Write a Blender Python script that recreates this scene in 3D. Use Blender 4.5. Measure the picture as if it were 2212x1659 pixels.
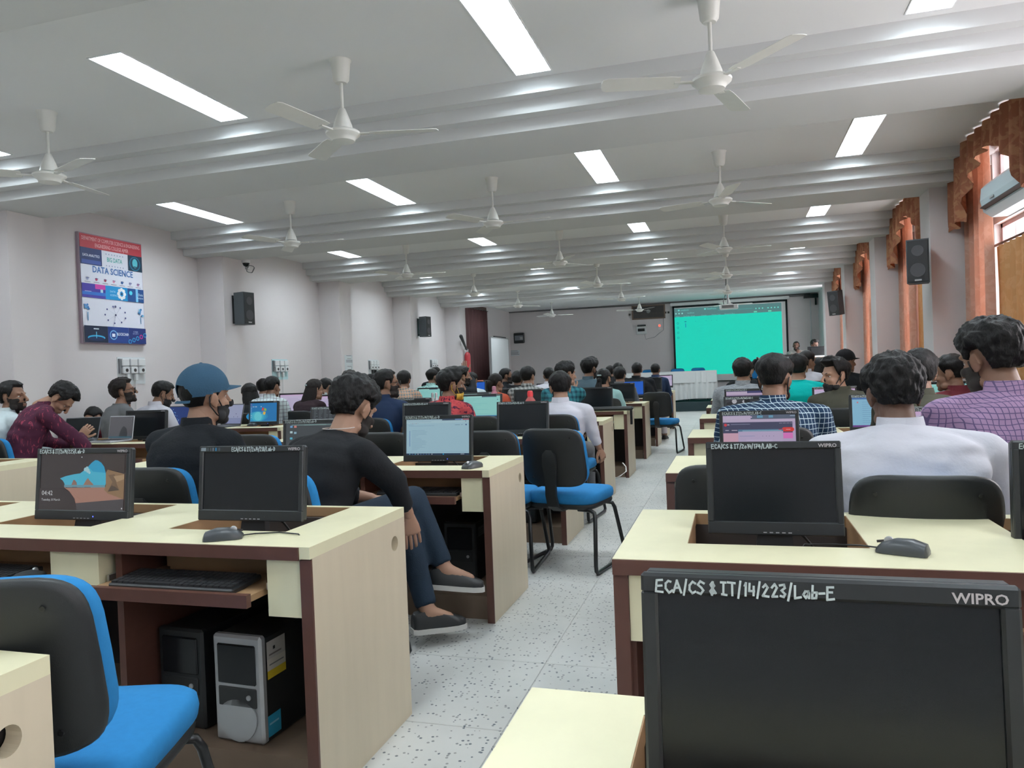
import bpy, math, random
import numpy as np
from mathutils import Vector, Matrix, noise
from mathutils.bvhtree import BVHTree
for _o in list(bpy.data.objects): bpy.data.objects.remove(_o)
SC = bpy.context.scene
COL = SC.collection
PI = math.pi
RNG = random.Random(7)
# ---------------------------------------------------------------- camera
F_PX, YAW, PITCH, ROLL, EYE = 1612.9, math.radians(16.519), math.radians(-.792), math.radians(-2.205), 1.214
_fw = Vector((-math.sin(YAW)*math.cos(PITCH), math.cos(YAW)*math.cos(PITCH), math.sin(PITCH)))
_rt = Vector((math.cos(YAW), math.sin(YAW), 0)); _up = _rt.cross(_fw)
_r = _rt*math.cos(ROLL)+_up*math.sin(ROLL); _u = -_rt*math.sin(ROLL)+_up*math.cos(ROLL)
cam = bpy.data.cameras.new('camera'); camo = bpy.data.objects.new('camera', cam); COL.objects.link(camo)
cam.sensor_fit = 'HORIZONTAL'; cam.sensor_width = 36; cam.lens = F_PX/2212*36; cam.clip_start = .03; cam.clip_end = 200
camo.matrix_world = Matrix(((_r.x, _u.x, -_fw.x, 0), (_r.y, _u.y, -_fw.y, 0), (_r.z, _u.z, -_fw.z, EYE), (0, 0, 0, 1)))
SC.camera = camo
def at(px, py, X=None, Y=None, Z=None):
    """world point seen at a photograph pixel, on one axis plane"""
    d = _fw*F_PX+_r*(px-1106)-_u*(py-829.5)
    t = X/d.x if X is not None else (Y/d.y if Y is not None else (Z-EYE)/d.z)
    return Vector((0, 0, EYE))+d*t
# ---------------------------------------------------------------- world, view, exposure
LAMP, SKY, SCREEN, PROJ = 31.0, 8.5, .48, .58
W = bpy.data.worlds.new('sky'); SC.world = W; W.use_nodes = True
W.node_tree.nodes['Background'].inputs[0].default_value = (1, .90, .93, 1)
W.node_tree.nodes['Background'].inputs[1].default_value = SKY
vs = SC.view_settings; vs.view_transform = 'Standard'; vs.look = 'None'; vs.gamma = 1; vs.use_curve_mapping = False
vs.exposure = .40
SC.cycles.max_bounces = 6; SC.cycles.diffuse_bounces = 4; SC.cycles.glossy_bounces = 3; SC.cycles.transmission_bounces = 4
SC.cycles.transparent_max_bounces = 8; SC.cycles.caustics_reflective = False; SC.cycles.caustics_refractive = False
SC.cycles.sample_clamp_indirect = 4
# ---------------------------------------------------------------- materials
MATS = {}
def srgb(r, g, b):
    f = lambda c: (c/255/12.92) if c/255 <= .04045 else ((c/255+.055)/1.055)**2.4
    return (f(r), f(g), f(b), 1)
def mat(name, col=(.5, .5, .5), rough=.5, metal=0, var=.08, scale=12, bump=0, bscale=200, stretch=None, emit=0, spec=.5, trans=0, alpha=1, coat=0):
    """principled material with noise variation of its colour and optional bump"""
    if name in MATS: return MATS[name]
    m = bpy.data.materials.new(name); m.use_nodes = True; N = m.node_tree.nodes; L = m.node_tree.links
    b = N['Principled BSDF']; c = tuple(col[:3])+(1,)
    b.inputs['Roughness'].default_value = rough; b.inputs['Metallic'].default_value = metal
    b.inputs['Specular IOR Level'].default_value = spec; b.inputs['Transmission Weight'].default_value = trans
    b.inputs['Alpha'].default_value = alpha; b.inputs['Coat Weight'].default_value = coat
    b.inputs['Base Color'].default_value = c
    tc = N.new('ShaderNodeTexCoord'); mp = N.new('ShaderNodeMapping'); L.new(tc.outputs['Object'], mp.inputs[0])
    if stretch: mp.inputs['Scale'].default_value = stretch
    if var:
        n = N.new('ShaderNodeTexNoise'); n.inputs['Scale'].default_value = scale; n.inputs['Detail'].default_value = 4
        L.new(mp.outputs[0], n.inputs['Vector'])
        mx = N.new('ShaderNodeMix'); mx.data_type = 'RGBA'
        mx.inputs[6].default_value = tuple(min(1, x*(1-var)) for x in c[:3])+(1,); mx.inputs[7].default_value = tuple(min(1, x*(1+var)) for x in c[:3])+(1,)
        L.new(n.outputs['Fac'], mx.inputs[0]); L.new(mx.outputs[2], b.inputs['Base Color'])
    if bump:
        n2 = N.new('ShaderNodeTexNoise'); n2.inputs['Scale'].default_value = bscale; n2.inputs['Detail'].default_value = 3
        L.new(mp.outputs[0], n2.inputs['Vector'])
        bp = N.new('ShaderNodeBump'); bp.inputs['Strength'].default_value = bump; bp.inputs['Distance'].default_value = .004
        L.new(n2.outputs['Fac'], bp.inputs['Height']); L.new(bp.outputs[0], b.inputs['Normal'])
    if emit:
        b.inputs['Emission Color'].default_value = c; b.inputs['Emission Strength'].default_value = emit
    MATS[name] = m
    return m
def printed(name, rough=.5, emit=0):
    """flat print or lit display: the colours are the corner colours of the mesh (attribute 'Col')"""
    if name in MATS: return MATS[name]
    m = bpy.data.materials.new(name); m.use_nodes = True; N = m.node_tree.nodes; L = m.node_tree.links
    b = N['Principled BSDF']; a = N.new('ShaderNodeAttribute'); a.attribute_name = 'Col'
    b.inputs['Roughness'].default_value = rough
    if emit:
        b.inputs['Base Color'].default_value = (.01, .01, .01, 1)
        L.new(a.outputs['Color'], b.inputs['Emission Color']); b.inputs['Emission Strength'].default_value = emit
    else: L.new(a.outputs['Color'], b.inputs['Base Color'])
    MATS[name] = m
    return m
def plaid(name, base, line, freq=26, width=.12, line2=None, rough=.85, axes=(0, 2), ymix=.6, soft=0):
    """woven check: stripes along two object axes"""
    if name in MATS: return MATS[name]
    m = bpy.data.materials.new(name); m.use_nodes = True; N = m.node_tree.nodes; L = m.node_tree.links
    b = N['Principled BSDF']; b.inputs['Roughness'].default_value = rough; b.inputs['Specular IOR Level'].default_value = .2
    tc = N.new('ShaderNodeTexCoord'); sp = N.new('ShaderNodeSeparateXYZ'); L.new(tc.outputs['Object'], sp.inputs[0])
    def op(o, a, bb=None):
        n = N.new('ShaderNodeMath'); n.operation = o
        for i, v in enumerate((a, bb)):
            if v is None: continue
            if isinstance(v, (int, float)): n.inputs[i].default_value = v
            else: L.new(v, n.inputs[i])
        return n.outputs[0]
    wob = N.new('ShaderNodeTexNoise'); wob.inputs['Scale'].default_value = 7; L.new(tc.outputs['Object'], wob.inputs['Vector'])
    w = op('MULTIPLY', op('SUBTRACT', wob.outputs['Fac'], .5), .03)
    def stripe(c, y, off, wd):
        v = op('ADD', op('ADD', sp.outputs[c], op('MULTIPLY', sp.outputs[1], y)), w)
        f = op('FRACT', op('ADD', op('MULTIPLY', v, freq), off))
        return op('LESS_THAN', f, wd)
    s1 = op('MAXIMUM', stripe(axes[0], ymix, 0, width), stripe(axes[1], 0, .3, width))
    mx = N.new('ShaderNodeMix'); mx.data_type = 'RGBA'; mx.inputs[6].default_value = tuple(base)+(1,); mx.inputs[7].default_value = tuple(line)+(1,)
    if soft:
        s1 = op('MULTIPLY', op('ADD', stripe(axes[0], ymix, 0, width), stripe(axes[1], 0, .3, width)), .5)
    L.new(s1, mx.inputs[0]); out = mx.outputs[2]
    if line2:
        s2 = op('MAXIMUM', stripe(axes[0], ymix, .5, width), stripe(axes[1], 0, .8, width))
        m2 = N.new('ShaderNodeMix'); m2.data_type = 'RGBA'; L.new(out, m2.inputs[6]); m2.inputs[7].default_value = tuple(line2)+(1,)
        L.new(s2, m2.inputs[0]); out = m2.outputs[2]
    L.new(out, b.inputs['Base Color']); MATS[name] = m
    return m
def blotch(name, base, dark, scale=22, thr=.53, rough=.85, stretch=(1, 1, 1)):
    if name in MATS: return MATS[name]
    m = bpy.data.materials.new(name); m.use_nodes = True; N = m.node_tree.nodes; L = m.node_tree.links
    b = N['Principled BSDF']; b.inputs['Roughness'].default_value = rough; b.inputs['Specular IOR Level'].default_value = .2
    tc = N.new('ShaderNodeTexCoord'); mp = N.new('ShaderNodeMapping'); mp.inputs['Scale'].default_value = stretch
    n = N.new('ShaderNodeTexNoise'); n.inputs['Scale'].default_value = scale; n.inputs['Detail'].default_value = 5; n.inputs['Distortion'].default_value = 1.2
    r = N.new('ShaderNodeValToRGB'); r.color_ramp.elements[0].position = thr-.03; r.color_ramp.elements[1].position = thr+.03
    r.color_ramp.elements[0].color = tuple(base)+(1,); r.color_ramp.elements[1].color = tuple(dark)+(1,)
    L.new(tc.outputs['Object'], mp.inputs[0]); L.new(mp.outputs[0], n.inputs['Vector']); L.new(n.outputs['Fac'], r.inputs[0]); L.new(r.outputs[0], b.inputs['Base Color'])
    MATS[name] = m
    return m
# ---------------------------------------------------------------- mesh building
class MB:
    def __init__(s): s.v = []; s.f = []; s.m = []; s.c = []
    def add(s, vs, fs, mi=0, col=None):
        o = len(s.v); s.v += [tuple(x) for x in vs]
        for f in fs: s.f.append(tuple(i+o for i in f)); s.m.append(mi); s.c.append(col)
        return s
    def box(s, lo, hi, mi=0, M=None, bev=0, col=None):
        x0, y0, z0 = lo; x1, y1, z1 = hi
        if bev:
            b = min(bev, (x1-x0)*.49, (y1-y0)*.49, (z1-z0)*.49); vs = []; 
            for z, k in ((z0, b), (z0+b, 0), (z1-b, 0), (z1, b)):
                vs += [(x0+b, y0+k, z), (x1-b, y0+k, z), (x1-k, y0+b, z), (x1-k, y1-b, z), (x1-b, y1-k, z), (x0+b, y1-k, z), (x0+k, y1-b, z), (x0+k, y0+b, z)]
            fs = [tuple(range(7, -1, -1)), tuple(range(24, 32))]
            for r in range(3):
                for i in range(8): j = (i+1) % 8; fs.append((r*8+i, r*8+j, r*8+8+j, r*8+8+i))
        else:
            vs = [(x0, y0, z0), (x1, y0, z0), (x1, y1, z0), (x0, y1, z0), (x0, y0, z1), (x1, y0, z1), (x1, y1, z1), (x0, y1, z1)]
            fs = [(3, 2, 1, 0), (4, 5, 6, 7), (0, 1, 5, 4), (1, 2, 6, 5), (2, 3, 7, 6), (3, 0, 4, 7)]
        if M is not None: vs = [M @ Vector(v) for v in vs]
        return s.add(vs, fs, mi, col)
    def rings(s, rings, mi=0, cap0=True, cap1=True, closed=False):
        n = len(rings[0]); vs = [p for r in rings for p in r]; fs = []
        for k in range(len(rings)-1):
            for i in range(n): j = (i+1) % n; fs.append((k*n+i, k*n+j, k*n+n+j, k*n+n+i))
        if cap0: fs.append(tuple(range(n-1, -1, -1)))
        if cap1: fs.append(tuple((len(rings)-1)*n+i for i in range(n)))
        return s.add(vs, fs, mi)
    def lathe(s, prof, seg=20, mi=0, M=None):
        """prof: (radius, z) from bottom to top"""
        rs = [[Vector((r*math.cos(2*PI*i/seg), r*math.sin(2*PI*i/seg), z)) for i in range(seg)] for r, z in prof]
        if M is not None: rs = [[M @ p for p in r] for r in rs]
        return s.rings(rs, mi)
    def tube(s, pts, rad, seg=8, mi=0, flat=None):
        pts = [Vector(p) for p in pts]; n = len(pts); rs = []; up = None
        rad = rad if isinstance(rad, (list, tuple)) else [rad]*n
        for i in range(n):
            t = (pts[min(i+1, n-1)]-pts[max(i-1, 0)]).normalized()
            if up is None: up = t.orthogonal().normalized()
            up = (up-t*up.dot(t)); up = up.normalized() if up.length > 1e-6 else t.orthogonal().normalized()
            w = t.cross(up)
            rs.append([pts[i]+(up*math.cos(2*PI*k/seg)+w*math.sin(2*PI*k/seg)*(flat or 1))*rad[i] for k in range(seg)])
        return s.rings(rs, mi)
    def capsule(s, p0, r0, p1, r1, seg=14, mi=0, flat0=False, flat1=False):
        p0 = Vector(p0); p1 = Vector(p1); d = p1-p0; L = d.length; d = d.normalized(); a = d.orthogonal().normalized(); b = d.cross(a); prof = []
        if flat0: prof += [(r0*.5, 0), (r0, 0)]
        else: prof += [(r0*math.sin(t), -r0*math.cos(t)) for t in (.25, .7, 1.15)]+[(r0, 0)]
        if flat1: prof += [(r1, L), (r1*.5, L)]
        else: prof += [(r1, L)]+[(r1*math.cos(t), L+r1*math.sin(t)) for t in (.42, .87, 1.32)]
        return s.rings([[p0+d*z+(a*math.cos(2*PI*i/seg)+b*math.sin(2*PI*i/seg))*r for i in range(seg)] for r, z in prof], mi)
    def ell(s, c, r, seg=16, nr=9, mi=0, M=None):
        c = Vector(c); rs = []
        for k in range(nr):
            t = -PI/2+PI*(k+.5)/nr
            rs.append([Vector((r[0]*math.cos(t)*math.cos(2*PI*i/seg), r[1]*math.cos(t)*math.sin(2*PI*i/seg), r[2]*math.sin(t))) for i in range(seg)])
        if M is not None: rs = [[M @ p for p in q] for q in rs]
        return s.rings([[c+p for p in q] for q in rs], mi)
    def poly(s, pts, h, mi=0, M=None, col=None):
        """extruded outline: pts (x, y) counter-clockwise, thickness h along +z"""
        n = len(pts); vs = [Vector((x, y, 0)) for x, y in pts]+[Vector((x, y, h)) for x, y in pts]
        if M is not None: vs = [M @ v for v in vs]
        fs = [tuple(range(n-1, -1, -1)), tuple(range(n, 2*n))]+[(i, (i+1) % n, n+(i+1) % n, n+i) for i in range(n)]
        return s.add(vs, fs, mi, col)
    def mesh(s, name, mats, smooth=None):
        me = bpy.data.meshes.new(name); me.from_pydata(s.v, [], s.f); fin(me, mats, s.m, smooth)
        if any(c is not None for c in s.c):
            a = me.color_attributes.new('Col', 'FLOAT_COLOR', 'CORNER'); k = 0
            buf = np.zeros(len(me.loops)*4, 'f')
            for p, c in zip(me.polygons, s.c):
                for li in p.loop_indices: buf[li*4:li*4+4] = (tuple((c or (0, 0, 0))[:3])+(1,))
            a.data.foreach_set('color', buf)
        return me
def fin(me, mats, mi=None, smooth=None):
    for m in (mats if isinstance(mats, (list, tuple)) else [mats]): me.materials.append(m)
    if mi is not None and len(me.materials) > 1: me.polygons.foreach_set('material_index', mi)
    if smooth is not None:
        me.polygons.foreach_set('use_smooth', [True]*len(me.polygons)); me.set_sharp_from_angle(angle=math.radians(smooth))
    me.update()
def obj(name, mb, mats=None, parent=None, smooth=None, loc=None, kind=None, label=None):
    me = mb.mesh(name, mats, smooth) if isinstance(mb, MB) else mb
    o = bpy.data.objects.new(name, me); COL.objects.link(o)
    if parent is not None: o.parent = parent
    if loc is not None: o.location = loc
    if kind: o['kind'] = kind
    if label: o['label'] = label
    return o
def thing(name, label, cat, loc=(0, 0, 0), rz=0, group=None):
    o = bpy.data.objects.new(name, None); COL.objects.link(o); o.empty_display_size = .1
    o.location = loc; o.rotation_euler = (0, 0, rz); return tag(o, label, cat, group)
def tag(o, label, cat, group=None):
    o['label'] = label; o['category'] = cat
    if group: o['group'] = group
    return o
def struct(name, mb, mats, parent=None, smooth=None): return obj(name, mb, mats, parent, smooth, kind='structure')
def dup(root, loc, rz=0, label=None, group=None, scale=None):
    def cp(o, par):
        c = o.copy(); COL.objects.link(c)
        if par is not None: c.parent = par
        for ch in kids.get(o.name, ()): cp(ch, c)
        return c
    kids = {}
    def walk(o):
        kids[o.name] = list(o.children)
        for ch in kids[o.name]: walk(ch)
    walk(root); r = cp(root, None); r.location = loc; r.rotation_euler = (0, 0, rz)
    if scale: r.scale = scale
    if label: r['label'] = label
    if group: r['group'] = group
    return r
def remesh(mb, voxel, smooth=4, name='m'):
    """one continuous surface around overlapping solids"""
    me = bpy.data.meshes.new(name); me.from_pydata(mb.v, [], mb.f); o = bpy.data.objects.new(name, me); COL.objects.link(o)
    r = o.modifiers.new('r', 'REMESH'); r.mode = 'VOXEL'; r.voxel_size = voxel
    if smooth: q = o.modifiers.new('s', 'SMOOTH'); q.factor = .5; q.iterations = smooth
    dg = bpy.context.evaluated_depsgraph_get(); out = bpy.data.meshes.new_from_object(o.evaluated_get(dg))
    n = len(out.vertices); co = np.empty(n*3, 'f'); out.vertices.foreach_get('co', co)
    fs = [tuple(p.vertices) for p in out.polygons]
    bpy.data.objects.remove(o); bpy.data.meshes.remove(me); bpy.data.meshes.remove(out)
    return co.reshape(-1, 3).astype(float), fs
def np_mesh(name, v, f, mats, mi=None, smooth=60):
    me = bpy.data.meshes.new(name); me.from_pydata([tuple(x) for x in v], [], f); fin(me, mats, mi, smooth); return me
def ribbon_text(txt, h, wd=.13, jitter=.05, seed=1):
    """hand lettering as pen strokes: list of (x, y) strokes, cap height h"""
    G = {'E': [[(.5, 1), (0, 1), (0, 0), (.55, 0)], [(0, .52), (.42, .54)]], 'C': [[(.55, .85), (.3, 1), (.05, .7), (.05, .3), (.3, 0), (.58, .15)]],
         'A': [[(0, 0), (.3, 1), (.6, 0)], [(.12, .38), (.5, .4)]], '/': [[(.02, -.2), (.3, 1.15)]], 'S': [[(.5, .88), (.25, 1), (.06, .75), (.3, .5), (.5, .25), (.25, 0), (0, .12)]],
         '&': [[(.5, .2), (.2, 0), (.05, .25), (.4, .7), (.25, .95), (.12, .75), (.5, .05)], [(.28, 1.05), (.24, -.1)]], 'I': [[(0, 1), (.4, 1)], [(.2, 1), (.2, 0)], [(0, 0), (.4, 0)]],
         'T': [[(0, 1), (.55, 1)], [(.28, 1), (.26, 0)]], '0': [[(.25, .6), (.05, .3), (.25, 0), (.45, .3), (.25, .6)]], '1': [[(.1, .85), (.22, 1), (.22, 0)]],
         '2': [[(.05, .8), (.25, 1), (.45, .75), (.05, 0), (.5, 0)]], '3': [[(.05, .95), (.35, 1), (.42, .75), (.18, .52), (.45, .28), (.3, 0), (.02, .05)]],
         '4': [[(.15, 1), (.05, .4), (.5, .42)], [(.42, .8), (.4, 0)]], '7': [[(.05, 1), (.5, 1), (.2, 0)], [(.15, .5), (.45, .5)]], '8': [[(.25, .5), (.05, .75), (.25, 1), (.45, .75), (.25, .5), (.03, .25), (.25, 0), (.47, .25), (.25, .5)]],
         '9': [[(.45, .75), (.25, 1), (.06, .75), (.25, .52), (.45, .75), (.4, 0)]], '5': [[(.45, 1), (.1, 1), (.08, .55), (.4, .5), (.4, .1), (.05, .02)]], '6': [[(.4, 1), (.1, .5), (.1, .1), (.4, .05), (.42, .4), (.12, .42)]],
         'L': [[(.08, 1), (.05, 0), (.5, .02)]], 'a': [[(.45, .55), (.2, .6), (.05, .25), (.2, 0), (.42, .3), (.45, .6)], [(.44, .5), (.5, 0)]], 'b': [[(.08, 1), (.08, 0), (.38, .05), (.4, .45), (.1, .5)]],
         '-': [[(.05, .45), (.45, .47)]], 'D': [[(.08, 1), (.08, 0), (.45, .2), (.5, .75), (.02, 1)]], 'B': [[(.06, 1), (.06, 0), (.42, .1), (.4, .45), (.08, .52), (.4, .6), (.38, .95), (.04, 1)]], ' ': []}
    rg = random.Random(seed); out = []; x = 0
    for ch in txt:
        g = G.get(ch, [])
        for st in g: out.append([((x+a+rg.uniform(-jitter, jitter))*h, (b+rg.uniform(-jitter, jitter))*h) for a, b in st])
        x += (max([a for st in g for a, b in st])+.17) if g else .3
    return out, x*h
def strokes_mb(strokes, w, M, th=.0006, mi=0, mb=None):
    mb = mb or MB()
    for st in strokes:
        for (x0, y0), (x1, y1) in zip(st, st[1:]):
            dx, dy = x1-x0, y1-y0; l = math.hypot(dx, dy) or 1e-6; nx, ny = -dy/l*w/2, dx/l*w/2; ex, ey = dx/l*w*.4, dy/l*w*.4
            mb.poly([(x0-nx-ex, y0-ny-ey), (x1-nx+ex, y1-ny+ey), (x1+nx+ex, y1+ny+ey), (x0+nx-ex, y0+ny-ey)], th, mi, M)
    return mb
FONT_CACHE = {}
def text_geo(txt, size, bold=False):
    """printed lettering: flat faces in the xy plane, starting at x = 0"""
    k = (txt, bold)
    if k not in FONT_CACHE:
        c = bpy.data.curves.new('t', 'FONT'); c.body = txt; c.size = 1; c.resolution_u = 2
        if bold: c.offset = .022
        o = bpy.data.objects.new('t', c); COL.objects.link(o); dg = bpy.context.evaluated_depsgraph_get()
        me = bpy.data.meshes.new_from_object(o.evaluated_get(dg)); vs = [tuple(v.co) for v in me.vertices]; fs = [tuple(p.vertices) for p in me.polygons]
        bpy.data.objects.remove(o); bpy.data.curves.remove(c); bpy.data.meshes.remove(me); FONT_CACHE[k] = (vs, fs, max([v[0] for v in vs] or [0]))
    vs, fs, w = FONT_CACHE[k]
    return [Vector(v)*size for v in vs], fs, w*size
def text_on(mb, txt, size, M, x=0, y=0, mi=0, col=None, bold=False, align='l', width=None):
    vs, fs, w = text_geo(txt, size, bold); k = 1
    if width: k = width/max(w, 1e-6); w = width
    ox = x-(w/2 if align == 'c' else (w if align == 'r' else 0))
    return mb.add([M @ Vector((v.x*k+ox, v.y+y, v.z)) for v in vs], fs, mi, col)
def T(*a): return Matrix.Translation(Vector(a))
def Rz(a): return Matrix.Rotation(a, 4, 'Z')
def Rx(a): return Matrix.Rotation(a, 4, 'X')
def Ry(a): return Matrix.Rotation(a, 4, 'Y')
# ================================================================ ROOM
XL, XR, YB, YF, ZC, ZB = -6.85, 2.40, 23.1, -4.0, 3.2, 2.92
PXL, PXR = -6.45, 1.95
PY = [2.34, 5.38, 8.45, 11.5, 14.45, 17.42]     # near faces of the pillars / beams
m_wall = mat('wall_paint', (.68, .645, .65), .7, var=.03, scale=1.5, bump=.05, bscale=60)
m_ceil = mat('ceiling_paint', (.76, .77, .77), .8, var=.05, scale=.9, bump=.04, bscale=40)
m_beam = mat('beam_paint', (.62, .63, .63), .75, var=.03, scale=1.2)
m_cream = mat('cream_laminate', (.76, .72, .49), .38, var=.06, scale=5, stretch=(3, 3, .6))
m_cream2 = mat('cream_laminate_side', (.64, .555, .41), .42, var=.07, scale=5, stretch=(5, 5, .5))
m_edge = mat('dark_red_brown_edge', (.10, .042, .03), .45, var=.2, scale=20)
m_inner = mat('inner_wood', (.36, .22, .115), .5, var=.12, scale=8, stretch=(1, 1, 5))
m_dark_in = mat('dark_panel', (.035, .03, .03), .6)
m_plinth = mat('dusty_brown_board', (.16, .11, .075), .7, var=.3, scale=6)
m_blackpl = mat('black_plastic', (.018, .02, .021), .42, var=.1, scale=30, bump=.08, bscale=900)
m_shell = mat('chair_shell_plastic', (.012, .014, .015), .45, var=.15, scale=20, bump=.15, bscale=700)
m_bezel = mat('monitor_bezel', (.016, .019, .021), .38, var=.06, scale=40, bump=.05, bscale=1500)
m_off = mat('switched_off_screen', (.007, .009, .011), .2, var=.04, scale=3, spec=.4)
m_blue = mat('blue_fabric', (.022, .20, .46), .85, var=.10, scale=60, bump=.2, bscale=900, spec=.25)
m_tube = mat('black_steel_tube', (.02, .021, .022), .28, metal=.3, var=.05)
m_white = mat('white_plastic', (.72, .74, .74), .4, var=.03)
m_fan = mat('fan_enamel', (.70, .70, .66), .4, var=.05)
m_silver = mat('silver_plastic', (.45, .46, .47), .35, metal=.5, var=.05)
m_steel = mat('brushed_steel', (.55, .56, .57), .28, metal=.9, var=.08, scale=20, stretch=(1, 1, .1))
m_ink = mat('white_marker', (.52, .60, .60), .8, var=.05)
m_logo = mat('silver_logo', (.50, .47, .48), .4, metal=.3, var=.02)
m_print = printed('print', .5); m_lit = printed('lit_display', .25, SCREEN); m_proj = printed('projected_image', .8, PROJ)
# floor: a slab and, along the aisle, single terrazzo tiles
mt = bpy.data.materials.new('terrazzo'); mt.use_nodes = True; _N = mt.node_tree.nodes; _L = mt.node_tree.links; _b = _N['Principled BSDF']
_tc = _N.new('ShaderNodeNewGeometry'); _b.inputs['Roughness'].default_value = .42
def _ramp(v, a, b, c0, c1):
    r = _N.new('ShaderNodeValToRGB'); r.color_ramp.elements[0].position = a; r.color_ramp.elements[1].position = b
    r.color_ramp.elements[0].color = c0+(1,); r.color_ramp.elements[1].color = c1+(1,); _L.new(v, r.inputs[0]); return r.outputs[0]
_mp = _N.new('ShaderNodeMapping'); _mp.inputs['Scale'].default_value = (1, 1.0, 1); _L.new(_tc.outputs['Position'], _mp.inputs[0])
_v = _N.new('ShaderNodeTexVoronoi'); _v.inputs['Scale'].default_value = 62; _L.new(_mp.outputs[0], _v.inputs['Vector'])
_n1 = _N.new('ShaderNodeTexNoise'); _n1.inputs['Scale'].default_value = 1.6; _n1.inputs['Detail'].default_value = 5; _L.new(_tc.outputs['Position'], _n1.inputs['Vector'])
_base = _ramp(_n1.outputs['Fac'], .3, .7, (.50, .51, .49), (.61, .61, .585))
_sp = _N.new('ShaderNodeSeparateColor'); _L.new(_v.outputs['Color'], _sp.inputs[0])
_a = _N.new('ShaderNodeMath'); _a.operation = 'LESS_THAN'; _a.inputs[1].default_value = .33; _L.new(_v.outputs['Distance'], _a.inputs[0])
_c = _N.new('ShaderNodeMath'); _c.operation = 'LESS_THAN'; _c.inputs[1].default_value = .34; _L.new(_sp.outputs[0], _c.inputs[0])
_d = _N.new('ShaderNodeMath'); _d.operation = 'MULTIPLY'; _L.new(_a.outputs[0], _d.inputs[0]); _L.new(_c.outputs[0], _d.inputs[1])
_chip = _ramp(_sp.outputs[1], .2, .9, (.10, .12, .14), (.30, .30, .29))
_mx = _N.new('ShaderNodeMix'); _mx.data_type = 'RGBA'; _L.new(_d.outputs[0], _mx.inputs[0]); _L.new(_base, _mx.inputs[6]); _L.new(_chip, _mx.inputs[7]); _L.new(_mx.outputs[2], _b.inputs['Base Color'])
fl = struct('floor', MB().box((XL-.2, YF, -.12), (XR+.2, YB+.2, -.004)), mt)
_tile = MB().box((-.298, -.298, -.0045), (.298, .298, 0), bev=.0015).mesh('tile', mt)
for i in range(4):
    for j in range(37):
        o = bpy.data.objects.new('tile', _tile); COL.objects.link(o); o.parent = fl; o.location = (-1.69+.6*i, -.9+.6*j, 0)
LCOL = (-5.82, -3.52, -1.2, 1.14); LROWY = (-1.85, 1.25, 4.22, 7.3, 10.35, 13.3, 16.3, 19.4)
cg = MB(); yy = YF
for ly in LROWY+(None,):
    e = YB+.2 if ly is None else ly-.612
    cg.box((XL-.2, yy, ZC), (XR+.2, e, ZC+.15))
    if ly is not None:
        xx = XL-.2
        for lx in LCOL+(None,):
            x1 = XR+.2 if lx is None else lx-.127
            cg.box((xx, e, ZC), (x1, ly+.612, ZC+.15)); xx = x1 if lx is None else lx+.127
        cg.box((XL-.2, e, ZC+.1), (XR+.2, ly+.612, ZC+.16)); yy = ly+.612
ce = struct('ceiling', cg, m_ceil)
struct('wall_left', MB().box((XL-.2, YF, -.1), (XL, YB, ZC)), m_wall)
struct('wall_back', MB().box((XL-.2, YB, -.1), (XR+.2, YB+.2, ZC)), m_wall)
struct('wall_front', MB().box((XL-.2, YF-.2, -.1), (XR+.2, YF, ZC)), m_wall)
# window wall: a lower opening, a solid band (with the air conditioner) and a vent above, in each bay
wr = MB(); WIN = []
bays = [(YF, PY[0])]+[(PY[i]+.4, PY[i+1]) for i in range(5)]+[(PY[5]+.4, YB)]
y = YF
for k, (a, b) in enumerate(bays):
    c = (a+b)/2; w0, w1 = c-.95, c+.95
    wr.box((XR, y, -.1), (XR+.25, w0, ZC))
    for z0, z1 in ((-.1, 1.0), (2.44, 2.74), (3.12, ZC)): wr.box((XR, w0, z0), (XR+.25, w1, z1))
    y = w1; WIN.append((w0, w1))
wr.box((XR, y, -.1), (XR+.25, YB, ZC))
struct('wall_right', wr, m_wall)
m_wframe = mat('window_frame_paint', (.42, .30, .30), .5); m_glass = bpy.data.materials.new('window_glass'); m_glass.use_nodes = True; _N = m_glass.node_tree.nodes; _L = m_glass.node_tree.links
_t = _N.new('ShaderNodeBsdfTransparent'); _t.inputs[0].default_value = (.93, .96, .96, 1); _g = _N.new('ShaderNodeBsdfGlossy'); _g.inputs['Roughness'].default_value = .02
_x = _N.new('ShaderNodeMixShader'); _x.inputs[0].default_value = .06; _L.new(_t.outputs[0], _x.inputs[1]); _L.new(_g.outputs[0], _x.inputs[2]); _L.new(_x.outputs[0], _N['Material Output'].inputs[0])
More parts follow.
